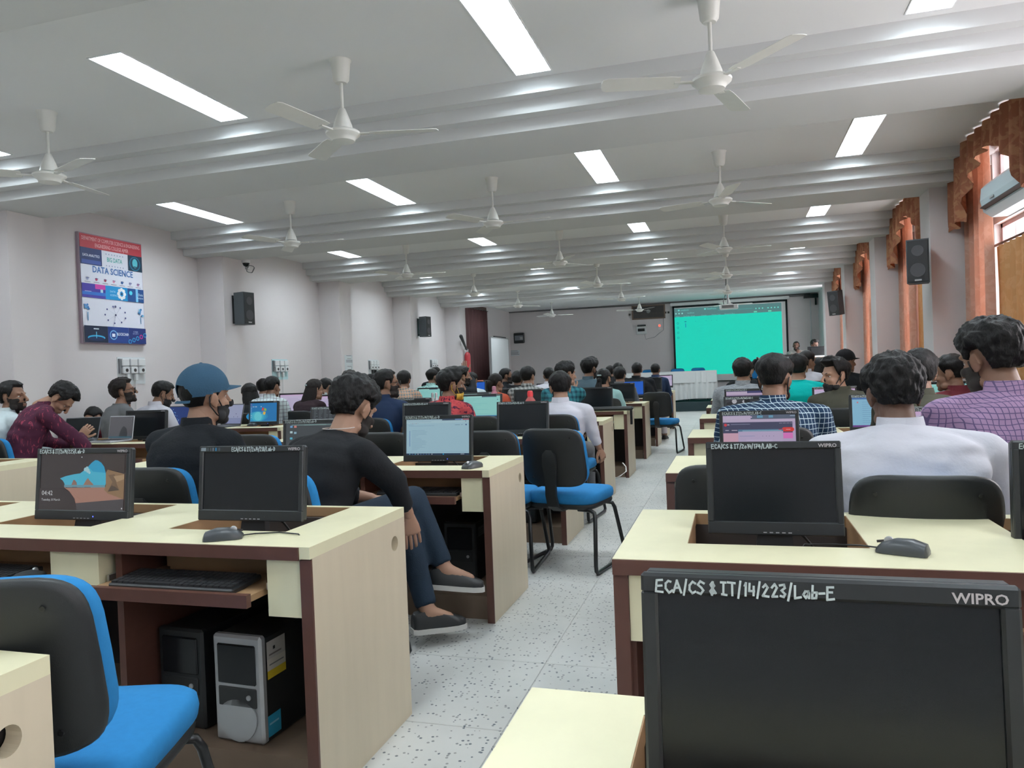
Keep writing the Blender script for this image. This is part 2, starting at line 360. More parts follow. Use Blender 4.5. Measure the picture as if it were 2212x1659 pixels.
for k, (w0, w1) in enumerate(WIN):
    f = MB(); X = XR+.07
    for z0, z1 in ((1.0, 2.44), (2.74, 3.12)):
        for yy in (w0+.025, (w0*2+w1)/3, (w0+2*w1)/3, w1-.025): f.box((X-.015, yy-.02, z0), (X+.015, yy+.02, z1))
        for zz in (z0+.02, z1-.02): f.box((X-.015, w0, zz-.02), (X+.015, w1, zz+.02))
        if z1 > z0+1: f.box((X-.02, w0, z0+.95), (X+.02, w1, z0+.98))
        n = 8
        for i in range(1, n): yy = w0+(w1-w0)*i/n; f.box((X+.03, yy-.005, z0), (X+.038, yy+.005, z1))
        for zz in ([z0+.3, z0+.62, z0+1.1] if z1 > z0+1 else [z0+.19]): f.box((X+.03, w0, zz-.005), (X+.038, w1, zz+.005))
    wf = struct('window_%d' % (k+1), f, m_wframe)
    for i in range(3):
        for z0, z1 in ((1.02, 2.42), (2.76, 3.1)):
            ya, yb = w0+(w1-w0)*i/3+.03, w0+(w1-w0)*(i+1)/3-.03
            struct('pane', MB().box((X-.003, ya, z0), (X+.003, yb, z1)), m_glass, wf)
    struct('window_sill', MB().box((XR-.02, w0-.03, .97), (XR+.2, w1+.03, 1.0)), m_wall, wf)
# beams with a stepped near side, pillars below their ends
for y in PY:
    pr = [(y-.47, ZC), (y-.47, 3.10), (y-.37, 3.10), (y-.37, 3.005), (y-.26, 3.005), (y-.26, ZB), (y+.4, ZB), (y+.4, ZC)]
    vs = [(XL, a, b) for a, b in pr]+[(XR, a, b) for a, b in pr]; n = len(pr)
    struct('beam', MB().add(vs, [tuple(range(n)), tuple(range(2*n-1, n-1, -1))]+[(i, n+i, n+(i+1) % n, (i+1) % n) for i in range(n)]), m_beam)
    struct('pillar', MB().box((XL, y, 0), (PXL, y+.4, ZB)), m_wall)
    struct('pillar', MB().box((PXR, y, 0), (XR, y+.4, ZB)), m_wall)
# the raised floor at the front of the room
m_dais = mat('dark_dais_carpet', (.02, .04, .045), .9, var=.2, scale=40)
struct('platform', MB().box((-4.6, 20.9, 0), (XR, YB, .25), bev=.01), m_dais)
# ---------------------------------------------------------------- ceiling lights
m_tubeglow = mat('lit_tube_diffuser', (.84, .94, 1), .5, var=0, emit=LAMP); m_lframe = mat('lamp_tray', (.85, .87, .88), .5)
m_lfr2 = mat('lamp_louvre', (.85, .87, .88), .5)
def make_light(label):
    t = thing('ceiling_light', label, 'ceiling light', group='tube light trays in the ceiling')
    f = MB()
    for s in (-1, 1):
        f.box((s*.122-.004, -.612, -.004), (s*.122+.004, .612, .07)); f.box((-.126, s*.607-.004, -.004), (.126, s*.607+.004, .07))
    obj('frame', f, m_lframe, t); obj('diffuser', MB().box((-.117, -.6, .05), (.117, .6, .065)), m_tubeglow, t)
    for k in range(9): obj('louvre_slat', MB().box((-.117, -.54+.135*k-.0015, 0), (.117, -.54+.135*k+.0015, .046)), m_lfr2, t)
    return t
cols = [(-5.82, 'nearest the poster wall'), (-3.52, 'second from the poster wall'), (-1.2, 'above the aisle'), (1.14, 'nearest the curtained windows')]
lrow = [(-1.85, 'behind the camera'), (1.25, 'over the front desks'), (4.22, 'before the first ceiling beam'), (7.3, 'between the first and second ceiling beam'), (10.35, 'between the second and third ceiling beam'), (13.3, 'between the third and fourth ceiling beam'), (16.3, 'between the fourth and fifth ceiling beam'), (19.4, 'beyond the fifth ceiling beam')]  # last three rows are unseen lamps, added to brighten the far end
L0 = None
for y, rn in lrow:
    for x, cn in cols:
        lb = 'lit ceiling tube light %s, %s' % (rn, cn)
        if L0 is None: L0 = make_light(lb); L0.location = (x, y, ZC)
        else: dup(L0, (x, y, ZC), 0, lb)
# ---------------------------------------------------------------- ceiling fans
def make_fan(label):
    t = thing('ceiling_fan', label, 'ceiling fan', group='white ceiling fans')
    obj('ceiling_cup', MB().lathe([(.035, -.14), (.05, -.12), (.062, -.01), (.07, 0)], 18), m_fan, t, 40)
    obj('rod', MB().tube([(0, 0, -.1), (0, 0, -.34)], .011, 8), m_fan, t, 60)
    obj('motor_cup', MB().lathe([(.062, -.425), (.058, -.40), (.04, -.35), (.02, -.30), (.016, -.295)], 18), m_fan, t, 40)
    obj('motor_gap', MB().lathe([(.05, -.437), (.05, -.42)], 18), m_dark_in, t)
    obj('motor_housing', MB().lathe([(.03, -.507), (.07, -.50), (.075, -.485), (.086, -.475), (.106, -.458), (.108, -.447), (.095, -.437), (.05, -.434)], 24), m_fan, t, 30)
    for k in range(3):
        a = 2*PI*k/3; M = Rz(a)
        bl = MB(); rs = []
        for x, w, dz in ((.17, .05, 0), (.22, .058, 0), (.56, .062, .004), (.585, .05, .004), (.592, .02, .004)):
            rs.append([M @ Vector((x, s*w, -.452+dz+s*w*.18+q)) for s, q in ((-1, -.0015), (1, -.0015), (1, .0015), (-1, .0015))])
        b = obj('blade', bl.rings(rs), m_fan, t)
        obj('blade_arm', MB().box((.095, -.014, -.458), (.2, .014, -.450), M=M), m_fan, b)
    return t
FX = [(-4.62, 'poster side'), (-2.28, 'middle'), (-.06, 'window side')]
FY = [(4.2, 'first'), (7.24, 'second'), (10.28, 'third'), (13.3, 'fourth'), (16.3, 'fifth'), (19.6, 'sixth')]
ang = {(0, 0): -.35, (1, 1): .02, (0, 3): 1.3, (1, 3): .25, (2, 3): .12, (2, 4): .1, (2, 5): .2}
F0 = None
for j, (y, rn) in enumerate(FY):
    for i, (x, cn) in enumerate(FX):
        lb = 'white three-blade ceiling fan in the %s ceiling bay, %s of its row' % (rn, cn)
        a = ang.get((i, j), RNG.uniform(0, 2))
        if F0 is None: F0 = make_fan(lb); F0.location = (x, y, ZC); F0.rotation_euler.z = a
        else: dup(F0, (x, y, ZC), a, lb)
# ---------------------------------------------------------------- curtains at the windows
def cloth_mat(name, c, c2, tr=.35):
    m = blotch(name, c, c2, 9, .52, .9); N = m.node_tree.nodes; L = m.node_tree.links
    t = N.new('ShaderNodeBsdfTranslucent'); t.inputs[0].default_value = tuple(c)+(1,); x = N.new('ShaderNodeMixShader'); x.inputs[0].default_value = tr
    L.new(N['Principled BSDF'].outputs[0], x.inputs[1]); L.new(t.outputs[0], x.inputs[2]); L.new(x.outputs[0], N['Material Output'].inputs[0]); return m
m_cur = cloth_mat('peach_floral_curtain', (.70, .44, .33), (.80, .57, .46), .5); m_val = cloth_mat('rust_valance', (.26, .10, .055), (.36, .17, .09), .22); m_tan = cloth_mat('tan_curtain', (.45, .27, .13), (.5, .32, .17), .3)
def drape(y0, y1, z0, z1, x, mi_amp, waves, hem=None, nz=10, taper=1):
    """pleated sheet hanging in the plane of the window wall, with thickness"""
    n = waves*6; mb = MB(); g = []
    for s in (0, .004):
        for k in range(nz+1):
            for i in range(n+1):
                u = i/n; v = k/nz; zb = hem(u) if hem else z0; z = zb+(z1-zb)*v
                yy = (y0+y1)/2+(y0-y1)*(.5-u)*(-1)*(taper+(1-taper)*abs(v-.5)*2)
                g.append((x+s+mi_amp*math.sin(u*waves*2*PI+.6*math.sin(v*3))*(1.15-.4*v), yy, z))
    m = (nz+1)*(n+1); fs = []
    for s in (0, 1):
        for k in range(nz):
            for i in range(n):
                a = s*m+k*(n+1)+i; q = (a, a+1, a+n+2, a+n+1); fs.append(q if s else q[::-1])
    return mb.add(g, fs)
ord_ = ['first', 'second', 'third', 'fourth', 'fifth', 'sixth', 'seventh']
for k in (2, 3, 4, 5):
    a, b = bays[k]; b0 = b-.02; wn = {2: 'nearest', 3: 'second', 4: 'third', 5: 'fourth'}[k]
    far = 'tall peach floral curtain hanging beside the %s visible window' % wn
    t = thing('window_curtain', far, 'curtain', (0, 0, 0), 0, 'peach side curtains')
    obj('drape', drape(b0-.74, b0, .45, 3.16, XR-.14, .045, 5), m_cur, t, 60)
    t = thing('curtain_valance', 'swagged rust brown valance above the %s visible window' % wn, 'valance', (0, 0, 0), 0, 'rust valances')
    hem = lambda u: (lambda q: 2.47+.025*math.sin(q*22) if q < .6 or q > 2.0 else 2.47+.5*math.sin(PI*(q-.6)/1.4)**.7)((1-u)*2.45)
    obj('swag', drape(a+.1, b0+.01, 2.5, 3.19, XR-.29, .035, 12, hem), m_val, t, 60)
    t = thing('half_curtain', 'short tan curtain on a rod across the %s visible window' % wn, 'curtain', (0, 0, 0), 0, 'tan half curtains')
    obj('cloth', drape(a+.2, b0-.62, .9, 2.2, XR-.06, .022, 13), m_tan, t, 60)
    obj('curtain_rod', MB().tube([(XR-.06, a+.1, 2.215), (XR-.06, b0-.5, 2.215)], .012, 8), m_edge, t, 60)
# air conditioner over the second window bay
t = thing('air_conditioner', 'white wall air conditioner above the window with the valance', 'air conditioner', (XR-.11, 7.12, 2.6))
ac = MB(); pr = [(.11, -.15), (.11, .15), (-.06, .15), (-.10, .11), (-.11, .0), (-.085, -.10), (-.02, -.15)]
for p in [1]:
    vs = [(a, -.56, b) for a, b in pr]+[(a, .56, b) for a, b in pr]; n = len(pr)
    ac.add(vs, [tuple(range(n-1, -1, -1)), tuple(range(n, 2*n))]+[(i, (i+1) % n, n+(i+1) % n, n+i) for i in range(n)])
obj('housing', ac, mat('ac_plastic', (.55, .66, .70), .35, var=.02), t)
obj('louvre', MB().box((-.098, -.5, -.112), (-.03, .5, -.104), M=T(0, 0, 0)@Ry(.35)), m_dark_in, t); obj('badge', MB().box((-.112, .2, -.03), (-.106, .3, -.015)), m_silver, t)
# ---------------------------------------------------------------- wall speakers
m_grille = mat('speaker_grille', (.02, .022, .024), .7, bump=.4, bscale=1200); m_spk = mat('speaker_cabinet', (.045, .055, .062), .5)
def make_speaker(label):
    """front faces -Y"""
    t = thing('wall_speaker', label, 'loudspeaker', group='grey wall speakers')
    vs = []
    for z in (-.215, .215): vs += [(-.1, -.09, z), (.1, -.09, z), (.085, .09, z), (-.085, .09, z)]
    obj('cabinet', MB().add(vs, [(3, 2, 1, 0), (4, 5, 6, 7), (0, 1, 5, 4), (1, 2, 6, 5), (2, 3, 7, 6), (3, 0, 4, 7)]), m_spk, t)
    obj('grille', MB().box((-.092, -.098, -.205), (.092, -.088, .205), bev=.004), m_grille, t)
    for z, r in ((.1, .055), (-.09, .07)): obj('cone', MB().lathe([(r, 0), (r*.95, .004), (r*.5, .002)], 20, M=T(0, -.097, z)@Rx(PI/2)), mat('speaker_cone', (.05, .05, .055), .6), t, 40)
    obj('badge', MB().box((-.03, -.1, -.195), (.03, -.097, -.18)), m_silver, t)
    br = MB().box((-.02, .09, .15), (.02, .17, .165)); br.box((-.02, .09, -.165), (.02, .17, -.15)); br.box((-.03, .165, -.19), (.03, .175, .19)); obj('bracket', br, m_tube, t)
    return t
s0 = make_speaker('grey loudspeaker on the pillar under the security camera')
p = at(527, 667, X=-6.27); s0.location = p; s0.rotation_euler.z = math.radians(83)
p = at(918, 706, X=-6.27); dup(s0, p, math.radians(80), 'small grey loudspeaker on the pillar before the fire extinguisher')
p = at(1962, 567, Y=8.28); dup(s0, (1.80, 8.3, p.z), math.radians(-14), 'dark loudspeaker on the window pillar with the AC behind')
p = at(1803, 657, X=1.8); r = dup(s0, (1.79, 14.35, p.z), math.radians(-40), 'far loudspeaker beside the projection screen, tilted forward'); r.rotation_euler.x = .12
# ---------------------------------------------------------------- poster on the left wall
LW = lambda y, z: Matrix(((0, 0, 1, XL), (1, 0, 0, y), (0, 1, 0, z), (0, 0, 0, 1)))     # u -> +Y, v -> +Z, out -> +X
t = thing('wall_poster', 'tall printed DATA SCIENCE poster board on the left wall', 'poster', (XL, 6.97, 1.74))
pw, ph = .89, 1.20; PM = Matrix(((0, 0, 1, .045), (1, 0, 0, -pw/2), (0, 1, 0, 0), (0, 0, 0, 1)))
obj('board', MB().box((.0, -pw/2-.01, -.012), (.04, pw/2+.01, ph+.012)), mat('poster_edge', (.38, .30, .36), .5), t)
pp = MB(); lay = [0]
def rect(mb, M, x0, y0, x1, y1, c, dz=None):
    if dz is None: lay[0] += 1; dz = lay[0]*.00012
    mb.add([M @ Vector(q) for q in ((x0, y0, dz), (x1, y0, dz), (x1, y1, dz), (x0, y1, dz))], [(0, 1, 2, 3)], 0, c)
def disc(mb, M, x, y, r, c, n=18, ry=None):
    lay[0] += 1; dz = lay[0]*.00012; ry = ry or r
    mb.add([M @ Vector((x+r*math.cos(2*PI*i/n), y+ry*math.sin(2*PI*i/n), dz)) for i in range(n)], [tuple(range(n))], 0, c)
def pol(mb, M, pts, c):
    lay[0] += 1; dz = lay[0]*.00012; mb.add([M @ Vector((x, y, dz)) for x, y in pts], [tuple(range(len(pts)))], 0, c)
def txt(mb, M, s, size, x, y, c, bold=False, align='l', width=None):
    lay[0] += 1; text_on(mb, s, size, M @ T(0, 0, lay[0]*.00012), x, y, 0, c, bold, align, width)
S = lambda *a: srgb(*a)[:3]
R_ = lambda x0, y0, x1, y1, c: rect(pp, PM, x0*pw, (1-y1)*ph, x1*pw, (1-y0)*ph, c)
R_(0, 0, 1, 1, S(225, 228, 240)); R_(0, 0, 1, .125, S(176, 52, 64))
txt(pp, PM, 'DEPARTMENT OF COMPUTER SCIENCE & ENGINEERING', .06, .5*pw, ph*(1-.055), S(240, 200, 205), False, 'c', .94*pw)
txt(pp, PM, 'ENGINEERING COLLEGE AJMER', .06, .5*pw, ph*(1-.108), S(240, 200, 205), False, 'c', .54*pw)
R_(0, .125, .33, .28, S(22, 44, 96)); R_(.02, .235, .31, .27, S(60, 80, 150)); txt(pp, PM, 'DATA ANALYTICS', .04, .165*pw, ph*(1-.205), S(225, 230, 245), True, 'c', .26*pw)
txt(pp, PM, 'BIG DATA', .07, .535*pw, ph*(1-.225), S(60, 165, 160), True, 'c', .25*pw)
for i in range(7):
    for yy in (.155, .265): disc(pp, PM, (.4+.045*i)*pw, ph*(1-yy), .008, S(150, 160, 190), 8)
R_(.755, .125, 1, .28, S(10, 44, 66)); disc(pp, PM, .875*pw, ph*(1-.205), .085, S(20, 110, 140)); disc(pp, PM, .875*pw, ph*(1-.205), .072, S(10, 50, 76)); disc(pp, PM, .875*pw, ph*(1-.2), .04, S(90, 190, 205), 16, .055); R_(.85, .23, .9, .24, S(10, 60, 80))
txt(pp, PM, 'DATA SCIENCE', .1, .5*pw, ph*(1-.345), S(58, 108, 170), True, 'c', .66*pw)
for i, c in enumerate(((150, 155, 190), (170, 60, 90), (150, 40, 70), (210, 140, 170), (40, 90, 150), (150, 150, 190), (170, 120, 160))):
    x = .09+i*.137; R_(x-.045, .437, x+.045, .441, S(90, 95, 120)); disc(pp, PM, x*pw, ph*(1-.41), .017, S(*c), 10); R_(x-.02, .40, x+.03, .405, S(60, 70, 120))
R_(0, .455, .36, .585, S(66, 56, 150)); R_(.2, .455, .36, .5, S(200, 70, 160)); R_(0, .53, .36, .56, S(50, 110, 190)); R_(.28, .5, .32, .53, S(190, 230, 240)); R_(.04, .525, .14, .53, S(190, 190, 220))
R_(.36, .455, .72, .585, S(20, 140, 200)); txt(pp, PM, 'DATA', .03, .43*pw, ph*(1-.515), S(190, 220, 235)); txt(pp, PM, 'SCIENCE', .03, .43*pw, ph*(1-.55), S(190, 220, 235))
for i in range(8): disc(pp, PM, .62*pw+.045*math.cos(i*PI/4), ph*(1-.52)+.05*math.sin(i*PI/4), .022, S(240, 242, 246), 10)
disc(pp, PM, .62*pw, ph*(1-.52), .012, S(30, 50, 70), 8)
R_(.72, .455, 1, .585, S(16, 70, 130)); disc(pp, PM, .775*pw, ph*(1-.5), .025, S(90, 215, 235), 12); R_(.86, .455, .9, .585, S(120, 190, 230)); txt(pp, PM, 'Data', .04, .9*pw, ph*(1-.52), S(220, 235, 245)); txt(pp, PM, 'Analysis', .03, .88*pw, ph*(1-.55), S(220, 235, 245))
for x in (.07, .93):
    R_(x-.006, .72, x+.006, .8, S(70, 140, 180))
    for i in range(9): disc(pp, PM, x*pw+RNG.uniform(-.04, .04), ph*(1-.685)+RNG.uniform(-.045, .045), .013, S(*RNG.choice([(90, 150, 200), (60, 120, 180), (120, 190, 215)])), 9)
for i in range(9):
    a = i*2*PI/9+.3; x, y = .5+.17*math.cos(a), .73+.08*math.sin(a); disc(pp, PM, x*pw, ph*(1-y), .011, S(60, 70, 130), 8)
    pol(pp, PM, [(.5*pw, ph*.27), (.5*pw+.003, ph*.27), (x*pw, ph*(1-y)), (x*pw-.003, ph*(1-y))], S(170, 175, 200))
disc(pp, PM, .5*pw, ph*.27, .012, S(40, 45, 90), 8); disc(pp, PM, .5*pw, ph*.35, .015, S(90, 95, 130), 8)
R_(0, .845, .36, 1, S(14, 30, 58)); disc(pp, PM, .18*pw, ph*.045, .12, S(60, 170, 215), 20, .03); disc(pp, PM, .18*pw, ph*.035, .11, S(14, 40, 80), 20, .025); R_(.175, .9, .185, .96, S(120, 210, 240)); R_(.14, .868, .22, .878, S(220, 230, 240))
R_(.36, .845, .7, 1, S(28, 60, 130)); disc(pp, PM, .45*pw, ph*.077, .055, S(120, 180, 230)); disc(pp, PM, .45*pw, ph*.077, .044, S(30, 66, 140)); R_(.425, .91, .475, .94, S(235, 240, 250)); txt(pp, PM, 'BLOCKCHAIN', .045, .605*pw, ph*(1-.925), S(230, 236, 250), True, 'c', .2*pw)
R_(.7, .845, 1, 1, S(20, 44, 110)); txt(pp, PM, 'CYBER', .025, .78*pw, ph*(1-.89), S(170, 185, 220)); txt(pp, PM, 'SECURITY', .02, .77*pw, ph*(1-.907), S(170, 185, 220))
for i, c in enumerate(((60, 170, 220), (60, 170, 220), (60, 170, 220), (230, 50, 140), (60, 170, 220))): disc(pp, PM, (.72+i*.065)*pw, ph*(.02+.017*i), .026, S(*c), 14); disc(pp, PM, (.72+i*.065)*pw, ph*(.02+.017*i), .018, S(24, 60, 130), 12)
obj('printed_sheet', pp, m_print, t)
# ---------------------------------------------------------------- switchboards along the left wall
m_sw = mat('switch_white', (.68, .70, .71), .4, var=.02); m_swb = mat('switchboard_plate', (.62, .66, .68), .5, var=.02)
for k, (q, lb) in enumerate((((283, 790), 'white switchboard with three sockets under the DATA SCIENCE poster'), ((604, 790), 'white switchboard on a pale blue plate on the wall beyond the first pillar'), ((806, 788), 'white switchboard with three black plugs beside the wall notice'), ((936, 785), 'small white switchboard on the wall before the fire extinguisher'))):
    p = at(q[0], q[1], X=XL); t = thing('switchboard', lb, 'switchboard', (XL, p.y, p.z-.05), 0, 'switchboards on the left wall')
    obj('back_plate', MB().box((0, -.21, -.17), (.006, .21, .15)), m_swb if k != 1 else mat('pale_blue_plate', (.45, .66, .70), .5), t)
    for j in range(3):
        y = -.12+j*.125
        obj('switch_module', MB().box((.006, y-.055, .045), (.05, y+.055, .13), bev=.008), m_sw, t)
        sk = obj('socket_module', MB().box((.006, y-.05, -.045), (.055, y+.05, .038), bev=.008), m_sw, t)
        obj('socket_hole', MB().lathe([(.021, .055), (.021, .0575), (.012, .0575)], 12, M=T(0, y, -.005)@Ry(PI/2)), m_dark_in, sk)
    obj('switch_column', MB().box((.006, -.2, -.04), (.03, -.18, .13)), mat('grey_gap', (.16, .17, .18), .6), t)
    if k < 3:
        for j in (0, 1):
            pl = obj('plug', MB().box((.006, -.1+j*.12, -.13), (.045, -.06+j*.12, -.05), bev=.006), m_sw if k < 2 else m_blackpl, t)
            obj('plug_cable', MB().tube([(.025, -.08+j*.12, -.13), (.03, -.08+j*.1, -.3), (.01, -.06+j*.1, -.5), (.01, -.02+j*.04, -1.0)], .004, 6), m_sw, pl, 60)
# security camera on the beam
p = at(531, 563, Z=ZB); t = thing('security_camera', 'white dome security camera under the beam above a loudspeaker', 'camera', (p.x, p.y, ZB))
obj('mount', MB().lathe([(.05, -.035), (.058, -.02), (.058, 0)], 20), m_white, t, 40); obj('dome', MB().lathe([(.005, -.085), (.03, -.075), (.045, -.05), (.047, -.033)], 20), m_off, t, 50)
lp = [(.06+.055*math.cos(a)+.01*math.sin(a*3), .01*a/6, -.12+.05*math.sin(a)) for a in np.linspace(1.5, 13, 40)]
obj('cable_loop', MB().tube([(.02, 0, -.03)]+lp, .005, 6), mat('grey_cable', (.25, .26, .27), .5), t, 60); obj('junction_box', MB().box((-.03, .01, -.12), (.02, .06, -.06), bev=.005), m_white, t)
# notice on the third pillar and small notice on the back wall
def sheet(name, lb, M, w, h, lines, cat='notice'):
    t = MB().box((0, 0, 0), (w, h, .002), M=M, col=S(205, 212, 216))
    for x0, y0, x1, y1 in lines: rect(t, M, x0*w, y0*h, x1*w, y1*h, S(70, 75, 85), .0026)
    return tag(obj(name, t, m_print), lb, cat)
NM = Matrix(((0, 0, 1, PXL+.001), (1, 0, 0, 11.6), (0, 1, 0, 1.34), (0, 0, 0, 1)))
sheet('paper_notice', 'white printed paper notice on the third wall pillar', NM, .28, .31, [(.2, .95, .85, .97), (.3, .78, .8, .8), (.15, .68, .95, .71), (.15, .6, .95, .63), (.3, .35, .8, .37), (.8, .1, .83, .35), (.3, .1, .8, .12)])
BM = lambda px, py: (lambda p: Matrix(((1, 0, 0, p.x), (0, 0, -1, YB-.001), (0, 1, 0, p.z), (0, 0, 0, 1))))(at(px, py, Y=YB))
sheet('paper_notice', 'small white paper notice on the back wall under the black fuse box', BM(1101, 769), .34, .18, [(.05, .85, .8, .9), (.05, .6, .9, .66), (.05, .4, .85, .46), (.05, .2, .95, .26)])
# ---------------------------------------------------------------- fire extinguisher, door curtain, whiteboard
p = at(1021, 785, X=-6.36); t = thing('fire_extinguisher', 'red fire extinguisher with black horn on the pillar by the maroon curtain', 'extinguisher', (-6.36, 17.62, 1.2))
m_red = mat('red_enamel', (.42, .03, .04), .35, var=.06)
obj('cylinder', MB().lathe([(.04, 0), (.07, .02), (.075, .05), (.075, .5), (.06, .56), (.025, .6), (.02, .62)], 20), m_red, t, 40)
obj('valve', MB().box((-.025, -.03, .6), (.025, .03, .67), bev=.006), m_steel, t); obj('handle', MB().box((-.02, -.14, .66), (.02, .02, .68), bev=.004), m_blackpl, t)
obj('discharge_horn', MB().capsule((-.0, -.05, .66), .02, (-.02, -.36, .98), .045, 12), m_blackpl, t, 50); obj('wall_bracket', MB().box((-.09, -.02, .3), (-.06, .02, .4)), m_tube, t)
m_maroon = mat('maroon_door_curtain', (.055, .018, .018), .9, var=.25, scale=5, stretch=(1, 6, .4))
t = thing('door_curtain', 'tall dark maroon curtain across the doorway near the whiteboard', 'curtain', (0, 0, 0))
obj('drape', drape(18.55, 20.6, .05, 3.04, XL+.06, .03, 9), m_maroon, t, 60); obj('curtain_rod', MB().tube([(XL+.06, 18.45, 3.05), (XL+.06, 20.7, 3.05)], .013, 8), m_tube, t, 60)
struct('door_1', MB().box((XL, 18.5, 0), (XL+.02, 18.6, 3.1)).box((XL, 20.6, 0), (XL+.02, 20.7, 3.1)).box((XL, 18.5, 3.06), (XL+.02, 20.7, 3.16)), m_edge)
a = at(1059, 726, X=-6.3); b = at(1097, 733, X=-6.3)
t = thing('whiteboard', 'plain white board on a stand beside the maroon curtain', 'whiteboard', (-6.3, (a.y+b.y)/2, 0)); hw = abs(b.y-a.y)/2
obj('panel', MB().box((-.012, -hw, .9), (.012, hw, 2.22)), mat('whiteboard_surface', (.70, .72, .73), .3, var=.02), t)
f = MB()
for z in (.89, 2.22): f.box((-.018, -hw-.01, z), (.018, hw+.01, z+.025))
for s in (-1, 1): f.box((-.018, s*hw-.012, .89), (.018, s*hw+.012, 2.245))
obj('frame', f, m_silver, t)
for s in (-1, 1): obj('leg', MB().box((-.02, s*hw*.8-.02, .03), (.02, s*hw*.8+.02, .9)).box((-.25, s*hw*.8-.02, 0), (.25, s*hw*.8+.02, .03)), m_tube, t)
obj('clip_strip', MB().box((-.022, -hw*.6, 2.245), (.02, hw*.7, 2.275)), m_dark_in, t)
# ---------------------------------------------------------------- back wall fittings
def on_back(name, lb, cat, q0, q1): 
    a = at(q0[0], q0[1], Y=YB); b = at(q1[0], q1[1], Y=YB); return thing(name, lb, cat, ((a.x+b.x)/2, YB, (a.z+b.z)/2)), abs(b.x-a.x)/2, abs(a.z-b.z)/2
t, w, h = on_back('fuse_box', 'black fuse box with a pale window on the back wall', 'fuse box', (1110, 720), (1134, 741))
obj('case', MB().box((-w, -.06, -h), (w, 0, h), bev=.02), m_blackpl, t); obj('window', MB().box((-w*.75, -.064, -h*.45), (w*.75, -.058, h*.5)), mat('smoked_window', (.20, .22, .25), .3), t); obj('breakers', MB().box((w*.2, -.07, -h*.3), (w*.7, -.06, h*.2)), m_silver, t)
t, w, h = on_back('name_board', 'long dark framed board on the back wall beside the projection screen', 'board', (1366, 662), (1436, 686))
obj('panel', MB().box((-w, -.02, -h), (w, 0, h)), mat('dark_board', (.05, .045, .045), .5, var=.35, scale=3), t)
f = MB()
for s in (-1, 1): f.box((-w-.02, -.035, s*h-.02), (w+.02, 0, s*h+.02)); f.box((s*w-.02, -.035, -h), (s*w+.02, 0, h))
obj('frame', f, mat('board_frame', (.16, .11, .08), .5), t)
pr_ = MB(); disc(pr_, T(0, -.023, 0)@Rx(PI/2), 0, .02, .06, S(120, 125, 125)); pr2 = MB()
for i in range(14): rect(pr2, T(0, -.023, 0)@Rx(PI/2), -.6+i*.09, -.08, -.54+i*.09, -.02, S(70, 66, 62), .002)
obj('emblem', pr_, m_print, t); obj('lettering', pr2, m_print, t)['kind'] = 'stuff'
t, w, h = on_back('distribution_box', 'white breaker box with cable below the dark framed board', 'fuse box', (1375, 706), (1397, 722))
obj('case', MB().box((-w, -.08, -h), (w, 0, h), bev=.015), m_white, t); obj('window', MB().box((-w*.7, -.085, -.03), (w*.7, -.078, .06)), m_off, t); obj('top_clamp', MB().box((-w*.8, -.05, h), (w*.9, 0, h+.05)), m_tube, t)
obj('cable', MB().tube([(w*.6, -.01, -h), (w*.8, -.01, -h-.15), (w*2.6, -.01, -h-.1), (w*3.6, -.01, -h+.02), (w*4.4, -.01, -h+.1), (w*4.5, -.01, 1.0)], .007, 6), mat('grey_cable', (.25, .26, .27), .5), t, 60)
t, w, h = on_back('indicator_lamp', 'small box with a red light beside the white breaker box', 'lamp', (1422, 700), (1428, 712))
obj('case', MB().box((-w, -.04, -h), (w, 0, h)), m_white, t); obj('red_light', MB().ell((0, -.05, h*.4), (.035, .02, .035)), mat('red_glow', (1, .12, .08), .4, var=0, emit=1.2), t, 60)
tag(obj('conduit', MB().tube([at(1084, 676, Y=YB-.03), at(1400, 658, Y=YB-.03), at(1745, 634, Y=YB-.03)], .022, 6).tube([at(1600, 645, Y=YB-.04), at(1750, 636, Y=YB-.04)], .04, 6), mat('conduit_grey', (.12, .12, .12), .6)), 'thin dark conduit running along the top of the back wall', 'conduit')
q = at(1752, 640, Y=YB-.08); tag(obj('wall_bracket', MB().box((q.x-.2, q.y-.06, q.z-.05), (q.x+.25, q.y+.06, q.z+.06)).box((q.x+.1, q.y-.03, q.z-.25), (q.x+.14, q.y+.05, q.z)), m_tube), 'dark curtain bracket high on the back wall right of the screen', 'bracket')
tag(obj('cable', MB().tube([at(1750, 646, Y=YB-.02), at(1752, 700, Y=YB-.02), at(1752, 745, Y=YB-.02)], .014, 6), m_swb), 'pale cable hanging down the back wall behind the two speakers', 'cable')
q0, q1 = at(1706, 686, Y=YB), at(1724, 707, Y=YB); f = MB()
f.box((q0.x, YB-.03, q1.z), (q1.x, YB, q0.z)); tag(obj('wall_plate', f, m_wall), 'pale square cover plate on the wall right of the projection screen', 'plate')
# projection screen
a = at(1452.1, 662.4, Y=YB-.08); b = at(1700.4, 645.9, Y=YB-.08); c = at(1459.7, 794.7, Y=YB-.08); zt = (a.z+b.z)/2; zb = at(1545, 822, Y=YB-.08).z
sx0, sx1 = a.x, b.x; t = thing('projection_screen', 'large projection screen glowing turquoise on the back wall', 'screen', (0, YB-.08, 0))
fr = .055; f = MB()
for x0, x1 in ((sx0, sx0+fr), (sx1-fr, sx1)): f.box((x0, -.004, zb), (x1, .02, zt))
f.box((sx0, -.004, zt-fr), (sx1, .02, zt)); obj('black_border', f, mat('matt_black', (.008, .012, .014), .9), t)
obj('fabric', MB().box((sx0+fr, 0, zb), (sx1-fr, .012, zt-fr)), mat('screen_fabric', (.72, .74, .74), .85, var=.01), t)
obj('roller_case', MB().box((sx0-.06, -.03, zt+.005), (sx1+.06, .08, zt+.1), bev=.02), m_white, t)
